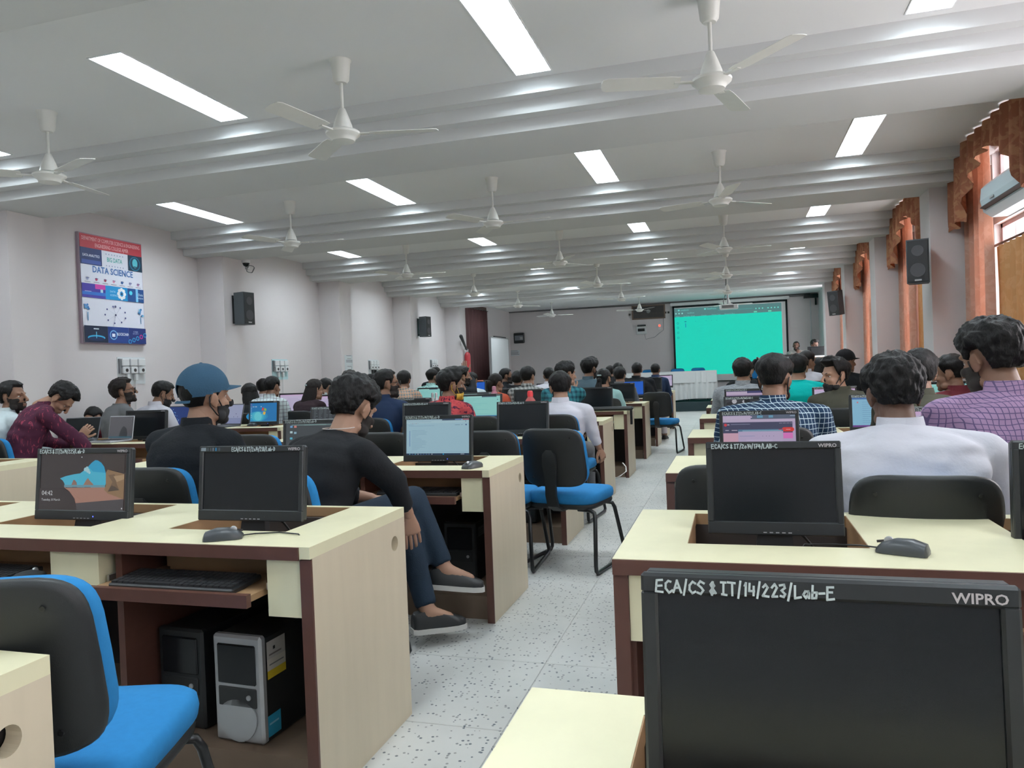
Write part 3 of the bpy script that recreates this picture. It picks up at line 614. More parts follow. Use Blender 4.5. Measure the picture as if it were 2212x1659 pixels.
SM = Matrix(((1, 0, 0, 0), (0, 0, -1, -.0015), (0, 1, 0, 0), (0, 0, 0, 1))); sm = MB(); lay[0] = 0
tl = at(1457.5, 666.5, Y=YB-.08); tr = at(1693, 651, Y=YB-.08); pl = at(1463.3, 686.3, Y=YB-.08); prr = at(1683.5, 671.8, Y=YB-.08); pb = at(1559, 808, Y=YB-.08)
gx0, gx1, gz0, gz1 = pl.x-.1, prr.x+.06, pb.z, (tl.z+tr.z)/2-.02; gzc = (pl.z+prr.z)/2
rect(sm, SM, gx0, gzc, gx1, gz1, S(92, 140, 140)); 
TQ = S(24, 232, 206)
pol(sm, SM, [(gx0+.02, gz0), (gx1, gz0), (gx1, gzc), (gx0, gzc)], TQ)
u = lambda k: gx0+(gx1-gx0)*k
for k, s in ((.04, 'notebook'), (.29, 'DataFrame')): rect(sm, SM, u(k), gz1-.075, u(k)+.05, gz1-.035, S(120, 235, 225)); txt(sm, SM, s, .06, u(k)+.08, gz1-.075, S(120, 235, 225))
txt(sm, SM, 'localhost', .055, u(.13), gz1-.165, S(130, 230, 220)); 
for k in (.02, .05, .08): disc(sm, SM, u(k), gz1-.15, .022, S(150, 240, 230), 10)
for k in (.77, .80, .83, .88, .91, .94, .97): disc(sm, SM, u(k), gz1-.13, .02, S(120, 240, 225), 8)
rect(sm, SM, u(.42), gz1-.125, u(.74), gz1-.115, S(80, 180, 175))
for i, k in enumerate((.02, .09, .16, .26, .36, .48)): txt(sm, SM, ('Maps', 'YouTube', 'Gmail', 'Course', 'Python Text', 'Research Blog')[i], .05, u(k), gz1-.255, S(110, 225, 215))
for k in (.75, .88): rect(sm, SM, u(k), gz1-.24, u(k)+.09, gz1-.205, S(110, 240, 200))
for i, zz in enumerate((.22, .40, .60, .80)): disc(sm, SM, u(.035), gzc-zz*.75-.02, .032, S(20, 130, 150), 10); disc(sm, SM, u(.035), gzc-zz*.75-.02, .022, TQ, 10)
rect(sm, SM, u(.105), gzc-.32, u(.113), gzc-.2, S(24, 150, 190)); rect(sm, SM, u(.1), gzc-.16, u(.118), gzc-.13, S(20, 140, 160))
for k in (.2, .3, .35, .4): rect(sm, SM, u(k), gzc-.16, u(k)+.03, gzc-.145, S(20, 190, 185))
for i in range(9): txt(sm, SM, RNG.choice(['df.head()', 'import pandas as pd', 'plt.show()', 'data.describe()']), .035, u(.24), gzc-.28-.09*i, S(20, 214, 196))
obj('picture', sm, m_proj, t)
# projector on its pole
a = at(1555, 660, Y=16.6); b = at(1594, 668, Y=16.6); cx_ = (a.x+b.x)/2; cz_ = at(1574, 663, Y=16.6).z
t = thing('projector', 'white ceiling projector on a pole in front of the screen', 'projector', (cx_, 16.6, cz_))
obj('body', MB().box((-.19, -.14, -.05), (.19, .14, .05), bev=.015), m_white, t); obj('vents', MB().box((-.14, -.143, -.03), (.1, -.138, .03)), mat('vent_grey', (.2, .2, .2), .6), t)
obj('lens', MB().lathe([(.035, 0), (.035, .03), (.025, .03)], 16, M=T(.08, .14, 0)@Rx(-PI/2)), m_off, t, 40); obj('pole', MB().tube([(-.02, 0, .05), (-.02, 0, ZC-cz_)], .02, 10), m_silver, t, 60)
obj('cable', MB().tube([(-.1, -.1, .05), (-.11, -.06, .12), (-.05, -.02, .3), (-.045, -.02, ZC-cz_)], .008, 6), m_tube, t, 60)
# ================================================================ DESKS
def plate_hole(mb, x, y0, y1, z0, z1, hy, hz, r, th, mi=0, n=24):
    """plate in the plane x with a round hole, thickness th towards -x"""
    out = []; inn = []
    for i in range(n):
        a = 2*PI*i/n+PI/n; c, s = math.cos(a), math.sin(a)
        k = min((y1-hy)/c if c > 0 else (y0-hy)/c, (z1-hz)/s if s > 0 else (z0-hz)/s)
        out.append((hy+c*k, hz+s*k)); inn.append((hy+c*r, hz+s*r))
    for q in ((y0, z0), (y1, z0), (y1, z1), (y0, z1)):        # snap nearest outline point to each corner
        j = min(range(n), key=lambda i: (out[i][0]-q[0])**2+(out[i][1]-q[1])**2); out[j] = q
    vs = [(x, a, b) for a, b in out]+[(x, a, b) for a, b in inn]+[(x-th, a, b) for a, b in out]+[(x-th, a, b) for a, b in inn]; fs = []
    for i in range(n):
        j = (i+1) % n; fs += [(i, j, n+j, n+i), (2*n+j, 2*n+i, 3*n+i, 3*n+j), (n+i, n+j, 3*n+j, 3*n+i), (j, i, 2*n+i, 2*n+j)]
    return mb.add(vs, fs, mi)
def make_desk(label, x0, x1, y0, D, seats, hole_side=None, tray_out=(.1,), group=None, name='computer_desk'):
    """seats: centres (world x) of the monitor wells; the desk stands from x0 to x1, front edge (towards the sitter) at y0"""
    cx = (x0+x1)/2; t = thing(name, label, 'desk', (cx, y0, 0), 0, group); X0, X1 = x0-cx, x1-cx; S_ = [s-cx for s in seats]
    zt, zu, hw, ya, yb = .75, .716, .22, .185, .185+.415
    top = MB(); top.box((X0, 0, zu), (X1, ya, zt)); top.box((X0, yb, zu), (X1, D, zt)); e = X0
    for s in sorted(S_)+[None]:
        n = X1 if s is None else s-hw
        if n-e > .002: top.box((e, ya, zu), (n, yb, zt))
        e = X1 if s is None else s+hw
    obj('desk_top', top, m_cream, t)
    obj('edge_trim', MB().box((X0, -.006, zu-.004), (X1-(.034 if hole_side == 1 else 0), 0, zt-.001)), m_edge, t)
    for s in S_:
        w = MB(); z0 = .63
        w.box((s-hw, ya, z0-.012), (s+hw, yb, z0)); w.box((s-hw, ya-.012, z0), (s+hw, ya-.0, zu)); w.box((s-hw, yb, z0), (s+hw, yb+.012, zu))
        w.box((s-hw-.012, ya, z0), (s-hw, yb, zu)); w.box((s+hw, ya, z0), (s+hw+.012, yb, zu)); 
        for q in ((s-hw, ya, zu, s+hw, ya+.002, zt-.001), (s-hw, yb-.002, zu, s+hw, yb, zt-.001), (s-hw, ya, zu, s-hw+.002, yb, zt-.001), (s+hw-.002, ya, zu, s+hw, yb, zt-.001)): w.box(q[:3], q[3:])
        obj('monitor_well', w, m_inner, t)
    for k, (xe, sg) in enumerate(((X0, 1), (X1, -1))):
        if hole_side == sg*-1 and sg == -1 or hole_side == 'both':
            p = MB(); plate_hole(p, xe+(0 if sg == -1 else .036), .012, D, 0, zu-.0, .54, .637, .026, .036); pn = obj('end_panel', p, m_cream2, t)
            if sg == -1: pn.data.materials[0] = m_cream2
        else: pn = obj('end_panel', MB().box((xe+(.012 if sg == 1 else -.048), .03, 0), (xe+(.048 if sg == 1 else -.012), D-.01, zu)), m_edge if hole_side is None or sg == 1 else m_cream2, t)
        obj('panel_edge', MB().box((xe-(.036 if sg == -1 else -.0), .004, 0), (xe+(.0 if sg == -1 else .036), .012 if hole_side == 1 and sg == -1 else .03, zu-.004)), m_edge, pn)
    bd = sorted([(a+b)/2 for a, b in zip(sorted(S_), sorted(S_)[1:])])
    for b in bd: obj('partition', MB().box((b+.083, .04, 0), (b+.107, D-.05, zu)), m_edge, t)
    for b in bd: obj('spacer_block', MB().box((b-.145, .012, .575), (b+.045, .12, zu)), m_cream, t)
    for xe, sg in ((X0, 1), (X1, -1)): a, b = sorted((xe+sg*.036, xe+sg*.15)); obj('spacer_block', MB().box((a+.001, .012, .545), (b, .12, zu)), m_cream, t)
    edges = [X0+.05]+bd+[X1-.05]
    for k in range(len(S_)):
        a, b = edges[k], edges[k+1]; a += (.05 if k else .1); b -= (.15 if k < len(S_)-1 else .1); o = -(tray_out[k] if k < len(tray_out) else 0)
        tr = obj('keyboard_tray', MB().box((a+.02, .02+o, .6), (b-.02, .34+o, .618)), m_inner, t)
        obj('tray_front', MB().box((a, -.0+o, .596), (b, .02+o, .632)), m_edge, tr)
        for xx in (a+.006, b-.016): obj('tray_rail', MB().box((xx, .03, .615), (xx+.01, .4, .635)), m_steel, tr)
    obj('back_panel', MB().box((X0+.05, D-.06, .1), (X1-.05, D-.04, zu)), m_dark_in, t)
    obj('foot_board', MB().box((X0+.05, .06, 0), (X1-.05, .08, .115)), m_plinth, t)
    obj('base_shelf', MB().box((X0+.05, .08, .1), (X1-.05, D-.06, .115)), m_plinth, t)
    return t
LROW = [1.83, 3.43, 5.08, 6.73, 8.34, 10.09, 11.71, 13.36, 15.0]
RROW = [.40, 1.82, 3.34, 5.01, 6.83, 8.56, 10.34, 12.1, 13.8]
LX1, LX0, LS = -1.152, -3.57, (-1.57, -2.33, -3.13)
FX1, FX0, FS = -4.52, -6.40, (-4.98, -5.78)
RX0, RX1, RS = -.30, 1.93, (.09, .90, 1.62)
DL, DR = .625, .655
rown = ['first', 'second', 'third', 'fourth', 'fifth', 'sixth', 'seventh', 'eighth', 'ninth']
d0 = make_desk('cream computer desk with two tower computers below, first across the aisle', LX0, LX1, LROW[0], DL, LS, 1, (0, .0, .085), 'cream computer desks')
DESKL = [d0]
for i, y in enumerate(LROW[1:]):
    DESKL.append(dup(d0, ((LX0+LX1)/2, y, 0), 0, 'cream computer desk in the %s row of the middle block, poster side of the aisle' % rown[i+1]))
f0 = make_desk('cream two seat desk in the second row along the poster wall', FX0, FX1, LROW[1], DL, FS, 1, (.05, .1), 'cream computer desks')
DESKF = [f0]
for i, y in enumerate(LROW[2:]): DESKF.append(dup(f0, ((FX0+FX1)/2, y, 0), 0, 'cream two seat desk in the %s row along the poster wall' % rown[i+2]))
r0 = make_desk('cream computer desk with brown edges, directly in front of the camera', RX0, RX1, RROW[0], DR, RS, None, (0, .05), 'cream computer desks')
DESKR = [r0]
for i, y in enumerate(RROW[1:]): DESKR.append(dup(r0, ((RX0+RX1)/2, y, 0), 0, 'cream computer desk in the %s row of the window block after the camera desk' % rown[i]))
# the desk whose corner shows at the lower left
make_desk('chipped cream desk corner at the lower edge of the view behind the large blue chair', LX0, LX1-.02, 1.02-DL, DL, LS, 1, (), 'cream computer desks')
# ================================================================ CHAIRS
def pad(w, h, t, M, curve=0, n=4.5, seg=36, dome=.3, mi=0, mb=None, taper=0):
    """cushion with a superellipse outline in its own xz plane, thickness along y (front at -y? no: +y), bent by curve"""
    mb = mb or MB(); rs = []
    def ring(k, y):
        r = []
        for i in range(seg):
            a = 2*PI*i/seg; c, s = math.cos(a), math.sin(a); x = math.copysign(abs(c)**(2/n), c)*w/2; z = math.copysign(abs(s)**(2/n), s)*h/2
            x *= 1+taper*(-z/h); r.append(M @ Vector((x*k, y+curve*(x*k)**2*4/w/w, z*k)))
        return r
    for k, y in ((.15, -t/2), (.6, -t/2), (.93, -t/2*.92), (.985, -t/2*.6), (1, 0), (.985, t/2*.6), (.93, t/2*.92), (.6, t/2*(1+dome*.3)), (.15, t/2*(1+dome*.4))): rs.append(ring(k, y))
    return mb.rings(rs, mi)
def make_chair(label, screws=True):
    t = thing('office_chair', label, 'chair', group='blue and black visitor chairs')
    obj('seat', pad(.47, .45, .075, T(0, .03, .438)@Rx(PI/2), 0, 5, 40, .5), m_blue, t, 50)
    obj('seat_shell', pad(.455, .43, .04, T(0, .03, .392)@Rx(PI/2), 0, 5, 36, 0), m_shell, t, 50)
    BM_ = T(0, -.215, .70)@Rx(math.radians(9))
    obj('backrest_shell', pad(.415, .365, .03, BM_@T(0, -.028, 0), .035, 5, 40, 0, taper=.07), m_shell, t, 50)
    obj('backrest_cushion', pad(.405, .35, .055, BM_@T(0, .012, -.008), .035, 5, 40, .3, taper=.07), m_blue, t, 50)
    sp = MB(); rs = []
    for y, z, w, h in ((-.02, .372, .035, .012), (-.17, .372, .035, .012), (-.235, .40, .035, .012), (-.262, .47, .034, .011), (-.262, .56, .034, .011), (-.272, .66, .045, .012), (-.277, .72, .04, .01), (-.279, .745, .02, .004)):
        d = (0, h) if z < .38 else (h, 0)
        rs.append([Vector((s*w, y+q*d[0], z+q*d[1])) for s, q in ((-1, -1), (1, -1), (1, 1), (-1, 1))])
    obj('back_support', sp.rings(rs), m_shell, t, 40)
    for s in (-1, 1):
        P = [(s*.12, -.14, .372), (s*.2, -.15, .372), (s*.232, -.16, .36), (s*.243, -.175, .33), (s*.262, -.235, .06), (s*.264, -.235, .03), (s*.264, -.215, .013), (s*.262, .24, .013), (s*.262, .265, .03), (s*.258, .262, .06), (s*.236, .17, .34), (s*.225, .16, .368), (s*.19, .15, .374), (s*.12, .15, .374)]
        obj('sled_leg', MB().tube(P, .0125, 10), m_tube, t, 70)
    if screws:
        for sx in (-1, 1):
            for sz in (-1, 1): obj('screw', MB().lathe([(.006, 0), (.006, .003), (.003, .0035)], 10, M=BM_@T(sx*.135, -.042+.035*.4, sz*.125)@Rx(PI/2)), m_tube, t)
    return t
ch_near = make_chair('large blue chair with black back in the lower left corner of the view'); ch_near.location = (-1.43, 1.26, 0); ch_near.rotation_euler.z = math.radians(18)
ch_far = make_chair('blue visitor chair with black back standing alone in the aisle beside the second desk row', True); ch_far.location = (-1.02, 4.62, 0); ch_far.rotation_euler.z = math.radians(-12)
def chair(x, y, deg, label): return dup(ch_far, (x, y, 0), math.radians(deg), label)
# ================================================================ COMPUTERS
def scr(kind, mb, M, w, h):
    """the picture on a lit display, drawn in flat colours; x to the right, y up, origin lower left"""
    lay[0] = 0
    r = lambda a, b, c, d, col: rect(mb, M, a*w, b*h, c*w, d*h, S(*col))
    p = lambda pts, col: pol(mb, M, [(a*w, b*h) for a, b in pts], S(*col))
    t = lambda s, sz, x, y, col, **k: txt(mb, M, s, sz*h, x*w, y*h, S(*col), **k)
    d = lambda x, y, rr, col, n=12: disc(mb, M, x*w, y*h, rr*h, S(*col), n)
    rg = random.Random(len(kind)+int(w*1000))
    if kind == 'lock':
        r(0, 0, 1, 1, (58, 50, 50)); sky = [(.235, .56), (.30, .60), (.40, .635), (.47, .65), (.52, .71), (.56, .77), (.60, .84), (.64, .885), (.67, .88), (.71, .84), (.745, .77), (.765, .66), (.775, .5), (.76, .41), (.30, .41), (.29, .47), (.27, .52)]
        p([(a, b) for a, b in sky], (74, 190, 222)); p([(.56, .77), (.60, .84), (.64, .885), (.67, .88), (.71, .84), (.745, .77), (.765, .66), (.62, .68)], (40, 168, 214)); 
        for x, y, q in ((.53, .72, .035), (.56, .70, .04), (.55, .745, .03), (.58, .665, .025)): d(x, y, q, (170, 214, 224))
        r(.29, .40, .765, .445, (110, 160, 176)); p([(.375, .445), (.395, .53), (.41, .535), (.435, .49), (.44, .445)], (150, 116, 104)); p([(.515, .445), (.545, .53), (.565, .57), (.595, .51), (.63, .46), (.63, .445)], (160, 126, 108)); r(.385, .395, .44, .41, (90, 100, 110)); r(.53, .395, .6, .41, (96, 104, 112))
        p([(.29, .42), (.30, .39), (.77, .405), (.98, .30), (.98, .19), (.55, .115), (.43, .12), (.42, .2), (.36, .32)], (176, 132, 116)); p([(.77, .66), (.79, .72), (.98, .64), (.98, .2), (.80, .3), (.76, .36), (.775, .45)], (150, 120, 88))
        p([(.74, .82), (.79, .72), (.86, .70), (.98, .66), (.98, .98), (.72, .98)], (64, 54, 50)); p([(.80, .33), (.85, .5), (.80, .62), (.87, .64), (.9, .46), (.93, .36)], (122, 98, 74)); p([(.86, .6), (.98, .63), (.98, .55), (.9, .5)], (180, 150, 116)); p([(.80, .33), (.93, .36), (.88, .42), (.84, .44)], (84, 70, 58))
        p([(.43, .12), (.98, .205), (.98, .0), (.43, .0)], (78, 74, 78)); p([(0, 0), (.45, 0), (.44, .1), (.42, .2), (.36, .32), (.30, .37), (.24, .38), (0, .38)], (56, 47, 48))
        t('04:42', .115, .03, .26, (226, 228, 230)); t('Tuesday, 8 March', .06, .03, .16, (215, 218, 222)); d(.49, .94, .011, (225, 225, 230), 8); d(.965, .04, .014, (225, 225, 230), 8)
    elif kind == 'doc':
        r(0, 0, 1, 1, (170, 208, 224)); r(0, .0, 1, .045, (44, 62, 88)); r(0, .955, 1, 1, (60, 80, 104)); r(0, .955, .56, .99, (168, 200, 214)); r(.9, .965, 1, .995, (190, 120, 130)); r(.78, .965, .9, .995, (120, 150, 200)); d(.57, .972, .014, (200, 228, 238), 8); d(.89, .972, .014, (200, 228, 238), 8)
        r(0, .885, 1, .95, (180, 214, 226)); 
        for y, a, b in ((.925, .03, .4), (.88, .06, .2), (.84, .03, .12), (.81, .04, .45)): r(a, y, b, y+.006, (120, 160, 190))
        for x in (.1, .16): d(x, .88, .008, (190, 80, 90), 6)
        d(.955, .83, .02, (40, 60, 130), 10); d(.95, .925, .012, (40, 60, 90), 8); r(.78, .825, .86, .832, (70, 100, 130)); r(.88, .825, .9, .834, (70, 100, 130))
        for i in range(16):
            y = .68-.036*i; r(.09, y, .09+rg.uniform(.06, .25), y+.006, (128, 166, 190))
        r(.055, .24, .065, .68, (120, 150, 200)); r(.02, .085, .98, .088, (120, 160, 190))
        for i in range(9): d(.06+.045*i, .022, .013, rg.choice([(120, 210, 230), (210, 220, 230), (90, 130, 180)]), 8)
        d(.6, .022, .02, (40, 170, 225), 8); r(.87, .015, .93, .03, (190, 205, 220))
    elif kind == 'torso':
        r(0, 0, 1, 1, (70, 77, 82)); r(.1, .935, 1, .96, (120, 150, 150)); r(.32, .94, .7, .955, (150, 190, 186)); p([(.66, 0), (1, 0), (1, .93), (.8, .93)], (92, 110, 112))
        p([(.28, .10), (.36, .2), (.50, .3), (.56, .36), (.63, .40), (.645, .46), (.66, .50), (.74, .50), (.76, .44), (.82, .42), (.92, .42), (.97, .33), (1, .3), (1, 0), (.62, 0), (.66, .12), (.58, .2), (.5, .2), (.38, .13), (.3, .06)], (196, 158, 148))
        p([(.60, .28), (.66, .36), (.74, .37), (.80, .34), (.80, .22), (.72, .16), (.64, .18)], (206, 172, 164)); r(.735, .12, .742, .34, (120, 90, 86)); p([(.66, .12), (.72, .16), (.80, .14), (.9, .05), (.9, 0), (.62, 0)], (170, 130, 122))
        disc(mb, M, .70*w, .62*h, .085*h, S(206, 184, 176), 16, .155*h); p([(.655, .66), (.69, .68), (.69, .66), (.66, .64)], (70, 56, 54)); p([(.71, .68), (.745, .66), (.74, .64), (.715, .66)], (70, 56, 54)); r(.695, .56, .712, .63, (150, 118, 112)); r(.675, .52, .735, .55, (90, 60, 58)); p([(.65, .55), (.66, .5), (.70, .465), (.745, .5), (.755, .56), (.73, .52), (.68, .52)], (130, 106, 100))
        p([(.21, .10), (.30, .08), (.32, .03), (.23, 0)], (60, 56, 60)); r(.22, .18, .28, .235, (190, 70, 70)); r(.225, .1, .275, .18, (110, 96, 104)); d(.22, .02, .03, (214, 130, 110), 8)
        for x, y, c in ((.1, .9, (120, 170, 220)), (.17, .9, (220, 140, 130)), (.1, .74, (190, 220, 226)), (.17, .72, (150, 190, 210)), (.1, .56, (90, 190, 215)), (.16, .52, (110, 120, 130)), (.1, .4, (200, 60, 60)), (.1, .24, (120, 190, 210)), (.1, .1, (150, 180, 200))): r(x-.022, y-.03, x+.022, y+.03, c)
    elif kind == 'win7':
        r(0, 0, 1, 1, (24, 128, 198)); 
        for k, c in ((.62, (34, 150, 210)), (.48, (50, 172, 218)), (.34, (76, 196, 226)), (.22, (112, 218, 234))): disc(mb, M, .22*w+.1*w*(1-k), .22*h+.06*h, k*h*1.1, S(*c), 24, min(k*h*1.1, .27*h))
        cx, cy = .53, .56
        p([(cx-.10, cy+.04), (cx-.07, cy+.2), (cx-.01, cy+.18), (cx-.03, cy+.03)], (226, 86, 60)); p([(cx-.01, cy+.03), (cx+.01, cy+.17), (cx+.08, cy+.12), (cx+.07, cy-.01)], (150, 196, 70)); p([(cx-.11, cy-.02), (cx-.13, cy-.16), (cx-.06, cy-.12), (cx-.04, cy-.0)], (60, 150, 220)); p([(cx-.03, cy-.01), (cx-.05, cy-.17), (cx+.03, cy-.2), (cx+.06, cy-.05)], (240, 196, 70))
        for i in range(8): r(.03, .92-.1*i, .06, .95-.1*i, rg.choice([(200, 220, 235), (220, 90, 90), (120, 200, 230), (230, 230, 230)]))
        for x in (.1, .17, .22, .4): r(x, .78, x+.03, .83, (210, 228, 240))
        r(0, 0, 1, .04, (70, 150, 190))
    elif kind == 'term':
        r(0, 0, 1, 1, (48, 54, 60))
        for i in range(14):
            y = .94-.06*i
            for j in range(rg.randint(3, 7)): x = .04+.13*j; r(x, y, x+rg.uniform(.04, .11), y+.014, (120, 130, 138))
    elif kind == 'pink':
        r(0, 0, 1, 1, (196, 178, 214)); r(0, .9, 1, 1, (96, 108, 130)); r(0, .9, .39, .985, (206, 190, 220)); r(.0, .84, 1, .9, (204, 188, 216)); d(.4, .95, .018, (220, 190, 226), 8); r(.48, .93, .56, .985, (110, 170, 200)); r(.64, .93, .7, .985, (110, 170, 200)); r(.93, .955, 1, .98, (150, 170, 190))
        r(0, .575, .96, .83, (74, 76, 106)); d(.035, .77, .035, (226, 60, 70)); r(.06, .765, .09, .785, (220, 200, 210)); r(.11, .775, .38, .79, (140, 140, 170)); r(.03, .63, .08, .65, (190, 180, 200)); r(.12, .63, .2, .65, (190, 180, 200))
        for x in (.78, .83, .88, .93): r(x, .79, x+.04, .803, (150, 145, 170))
        r(.845, .60, .95, .70, (232, 66, 62)); d(.845, .65, .05, (232, 66, 62)); d(.95, .65, .05, (232, 66, 62)); r(.87, .645, .93, .655, (250, 200, 200)); r(.83, .44, .96, .575, (236, 130, 206)); r(.0, .3, .21, .575, (222, 176, 196)); r(0, 0, .21, .3, (196, 178, 214)); r(.84, .28, .95, .325, (228, 60, 84)); d(.95, .302, .022, (228, 60, 84), 8)
        r(.05, .35, .2, .356, (120, 110, 140)); r(.21, .0, .83, .66, (198, 182, 216)); r(.21, .61, .83, .66, (92, 134, 166)); r(.27, .615, .81, .635, (150, 190, 210)); r(.77, .645, .82, .66, (200, 60, 90)); r(.23, .5, .44, .508, (130, 150, 190))
        for x in (.55, .6, .64, .7): d(x, .5, .008, (110, 100, 130), 6)
        r(.32, .12, .68, .42, (204, 190, 222)); d(.355, .31, .018, (210, 110, 150), 8); r(.40, .315, .64, .322, (150, 140, 170)); r(.4, .29, .56, .297, (150, 140, 170)); t('Connecting to', .085, .02, .03, (120, 104, 130)); r(.45, .02, .7, .027, (130, 120, 150))
    elif kind == 'red':
        r(0, 0, 1, 1, (196, 176, 206)); r(0, .9, 1, 1, (70, 70, 120)); r(0, .86, .55, .98, (206, 190, 216)); r(0, .62, 1, .8, (90, 80, 112)); d(.05, .71, .04, (226, 50, 80)); r(.1, .7, .5, .72, (180, 160, 190)); r(.0, .57, 1, .61, (230, 90, 140)); 
        for x in (.1, .35, .6, .8): r(x, .65, x+.12, .67, (190, 170, 200))
    elif kind == 'photo':
        r(0, 0, 1, 1, (60, 62, 68))
        for i in range(26): d(rg.uniform(.02, .45), rg.uniform(.05, .95), rg.uniform(.03, .10), rg.choice([(196, 196, 204), (150, 150, 160), (40, 40, 46), (28, 28, 32)]), 9)
        d(.06, .08, .07, (214, 120, 100), 8)
    elif kind == 'cyandoc':
        r(0, 0, 1, 1, (156, 226, 220)); r(0, 0, 1, .05, (60, 130, 180)); r(.1, .945, .5, 1, (176, 236, 230)); r(.5, .945, .9, 1, (70, 90, 110))
        for i in range(9): y = .86-.075*i; r(.06, y, .06+rg.uniform(.2, .7), y+.008, (120, 196, 198))
        d(.93, .82, .025, (40, 80, 110), 8); r(.06, .13, .95, .136, (110, 180, 190))
    elif kind == 'bluedoc':
        r(0, 0, 1, 1, (150, 206, 236)); r(0, 0, 1, .06, (120, 70, 150)); r(0, .94, 1, 1, (88, 130, 190)); d(.1, .84, .03, (220, 140, 150), 8); 
        for i in range(11): y = .84-.07*i; r(.18, y, .18+rg.uniform(.1, .3), y+.008, (110, 150, 190))
    elif kind == 'pinkdoc':
        r(0, 0, 1, 1, (212, 200, 232)); r(0, .93, 1, 1, (224, 190, 232)); r(0, .64, 1, .66, (110, 116, 170)); r(.2, .5, .5, .51, (170, 160, 190)); d(.54, .5, .02, (110, 190, 215), 10); r(.2, .4, .5, .41, (170, 160, 190)); r(.3, .12, .7, .8, (204, 194, 226)); 
        for i in range(5): r(.06, .3-.06*i, .8, .306-.06*i, (196, 184, 214))
    elif kind == 'blue': r(0, 0, 1, 1, (26, 104, 220)); r(0, 0, 1, .06, (20, 60, 150))
    elif kind == 'grey':
        r(0, 0, 1, 1, (166, 174, 206)); r(0, 0, 1, .3, (140, 150, 190)); d(.7, .52, .03, (80, 80, 130), 8); d(.6, .36, .025, (80, 80, 130), 8); d(.8, .36, .025, (80, 80, 130), 8)
    elif kind == 'navydesk':
        r(0, 0, 1, 1, (30, 60, 130)); 
        for i in range(12): d(rg.uniform(.05, .5), rg.uniform(.2, .9), .03, rg.choice([(150, 190, 230), (90, 140, 210)]), 7)
    elif kind == 'darkdesk':  # dark desktop with the reflection of a head drawn into the picture
        r(0, 0, 1, 1, (92, 92, 98)); r(0, 0, 1, .06, (50, 100, 120)); p([(.45, .06), (.48, .3), (.56, .5), (.62, .56), (.7, .5), (.76, .42), (.8, .2), (.8, .06)], (52, 55, 60)); d(.93, .9, .012, (200, 200, 205), 6)
def make_monitor(label, kind, x, y, ztop, w=.395, h=.25, rz=0, tilt=6, asset=None, brand=True, zbase=.63, group='black desktop monitors'):
    z0 = ztop-h-zbase+.004; t = thing('monitor', label, 'monitor', (x, y+.03, zbase), math.radians(rz), group)
    M = T(0, -.03, z0) @ Rx(-math.radians(tilt)); b, bt, bb = .017, .021, .036
    hs = MB(); hs.box((-w/2, .006, 0), (w/2, .034, h), M=M, bev=.007); hs.box((-w*.36, .03, h*.12), (w*.36, .062, h*.85), M=M, bev=.014); obj('housing', hs, m_bezel, t)
    f = MB()
    for q in ((-w/2, 0, 0, w/2, .012, bb), (-w/2, 0, h-bt, w/2, .012, h), (-w/2, 0, bb-.003, -w/2+b, .012, h-bt+.003), (w/2-b, 0, bb-.003, w/2, .012, h-bt+.003)): f.box(q[:3], q[3:], M=M, bev=.003)
    bz = obj('bezel', f, m_bezel, t); sw, sh = w-2*b, h-bb-bt
    obj('screen', MB().box((-sw/2-.001, .0055, bb-.001), (sw/2+.001, .008, h-bt+.001), M=M), m_off, t)
    FM = M @ Matrix(((1, 0, 0, 0), (0, 0, -1, 0), (0, 1, 0, 0), (0, 0, 0, 1)))       # x right, y up, out of the face
    if kind != 'off': p = MB(); scr(kind, p, FM @ T(-sw/2, bb, -.0052), sw, sh); obj('display_picture', p, m_lit, t)
    if brand:
        p = MB(); text_on(p, 'WIPRO', .0135, FM @ T(w/2-.034, h-.0165, .0006), 0, 0, 0, None, True, 'c', .046); obj('brand_lettering', p, m_logo, bz)
    if asset:
        st, L_ = ribbon_text(asset, .0135, seed=len(asset)+int(x*50)); k = min(1, (w*.5)/L_)
        p = strokes_mb([[(a*k, c*k) for a, c in s_] for s_ in st], .0021, FM @ T(-w/2+.016, h-.0185, .0003)); obj('handwritten_tag', p, m_ink, bz)
    p = MB()
    for i in range(5): p.box((-.03+.016*i, -.001, .006), (-.021+.016*i, .002, .0085), M=M)
    o = obj('control_buttons', p, m_silver, bz); o['kind'] = 'stuff'
    obj('power_light', MB().box((.058, -.0012, .012), (.062, .002, .016), M=M), mat('blue_power_led', (.1, .15, 1), .4, var=0, emit=1.5) if kind != 'off' else m_dark_in, bz)
    nk = MB(); nk.rings([[Vector((s*a, yy+q, zz)) for s, q in ((-1, -.012), (1, -.012), (1, .014), (-1, .014))] for a, yy, zz in ((.062, .0, .004), (.05, .0, z0*.6), (.042, .01, z0+.02), (.036, .02, z0+h*.35))]); obj('stand_neck', nk, m_bezel, t)
    obj('stand_base', MB().lathe([(.02, 0), (.098, 0), (.1, .006), (.07, .012), (.02, .014)], 24, M=T(0, .0, 0)@Matrix.Diagonal((1, .85, 1, 1))), m_bezel, t, 40)
    obj('power_cable', MB().tube([(.02, .03, z0+.03), (.08, .05, z0-.02), (.12, .06, z0*.4), (.17, .03, .012), (.19, .08, .008)], .004, 6), m_tube, t, 60)
    return t
ML = dict(zip('ABCDEFGHI', LROW)); MY = lambda r: ML[r]+.32
mk = make_monitor
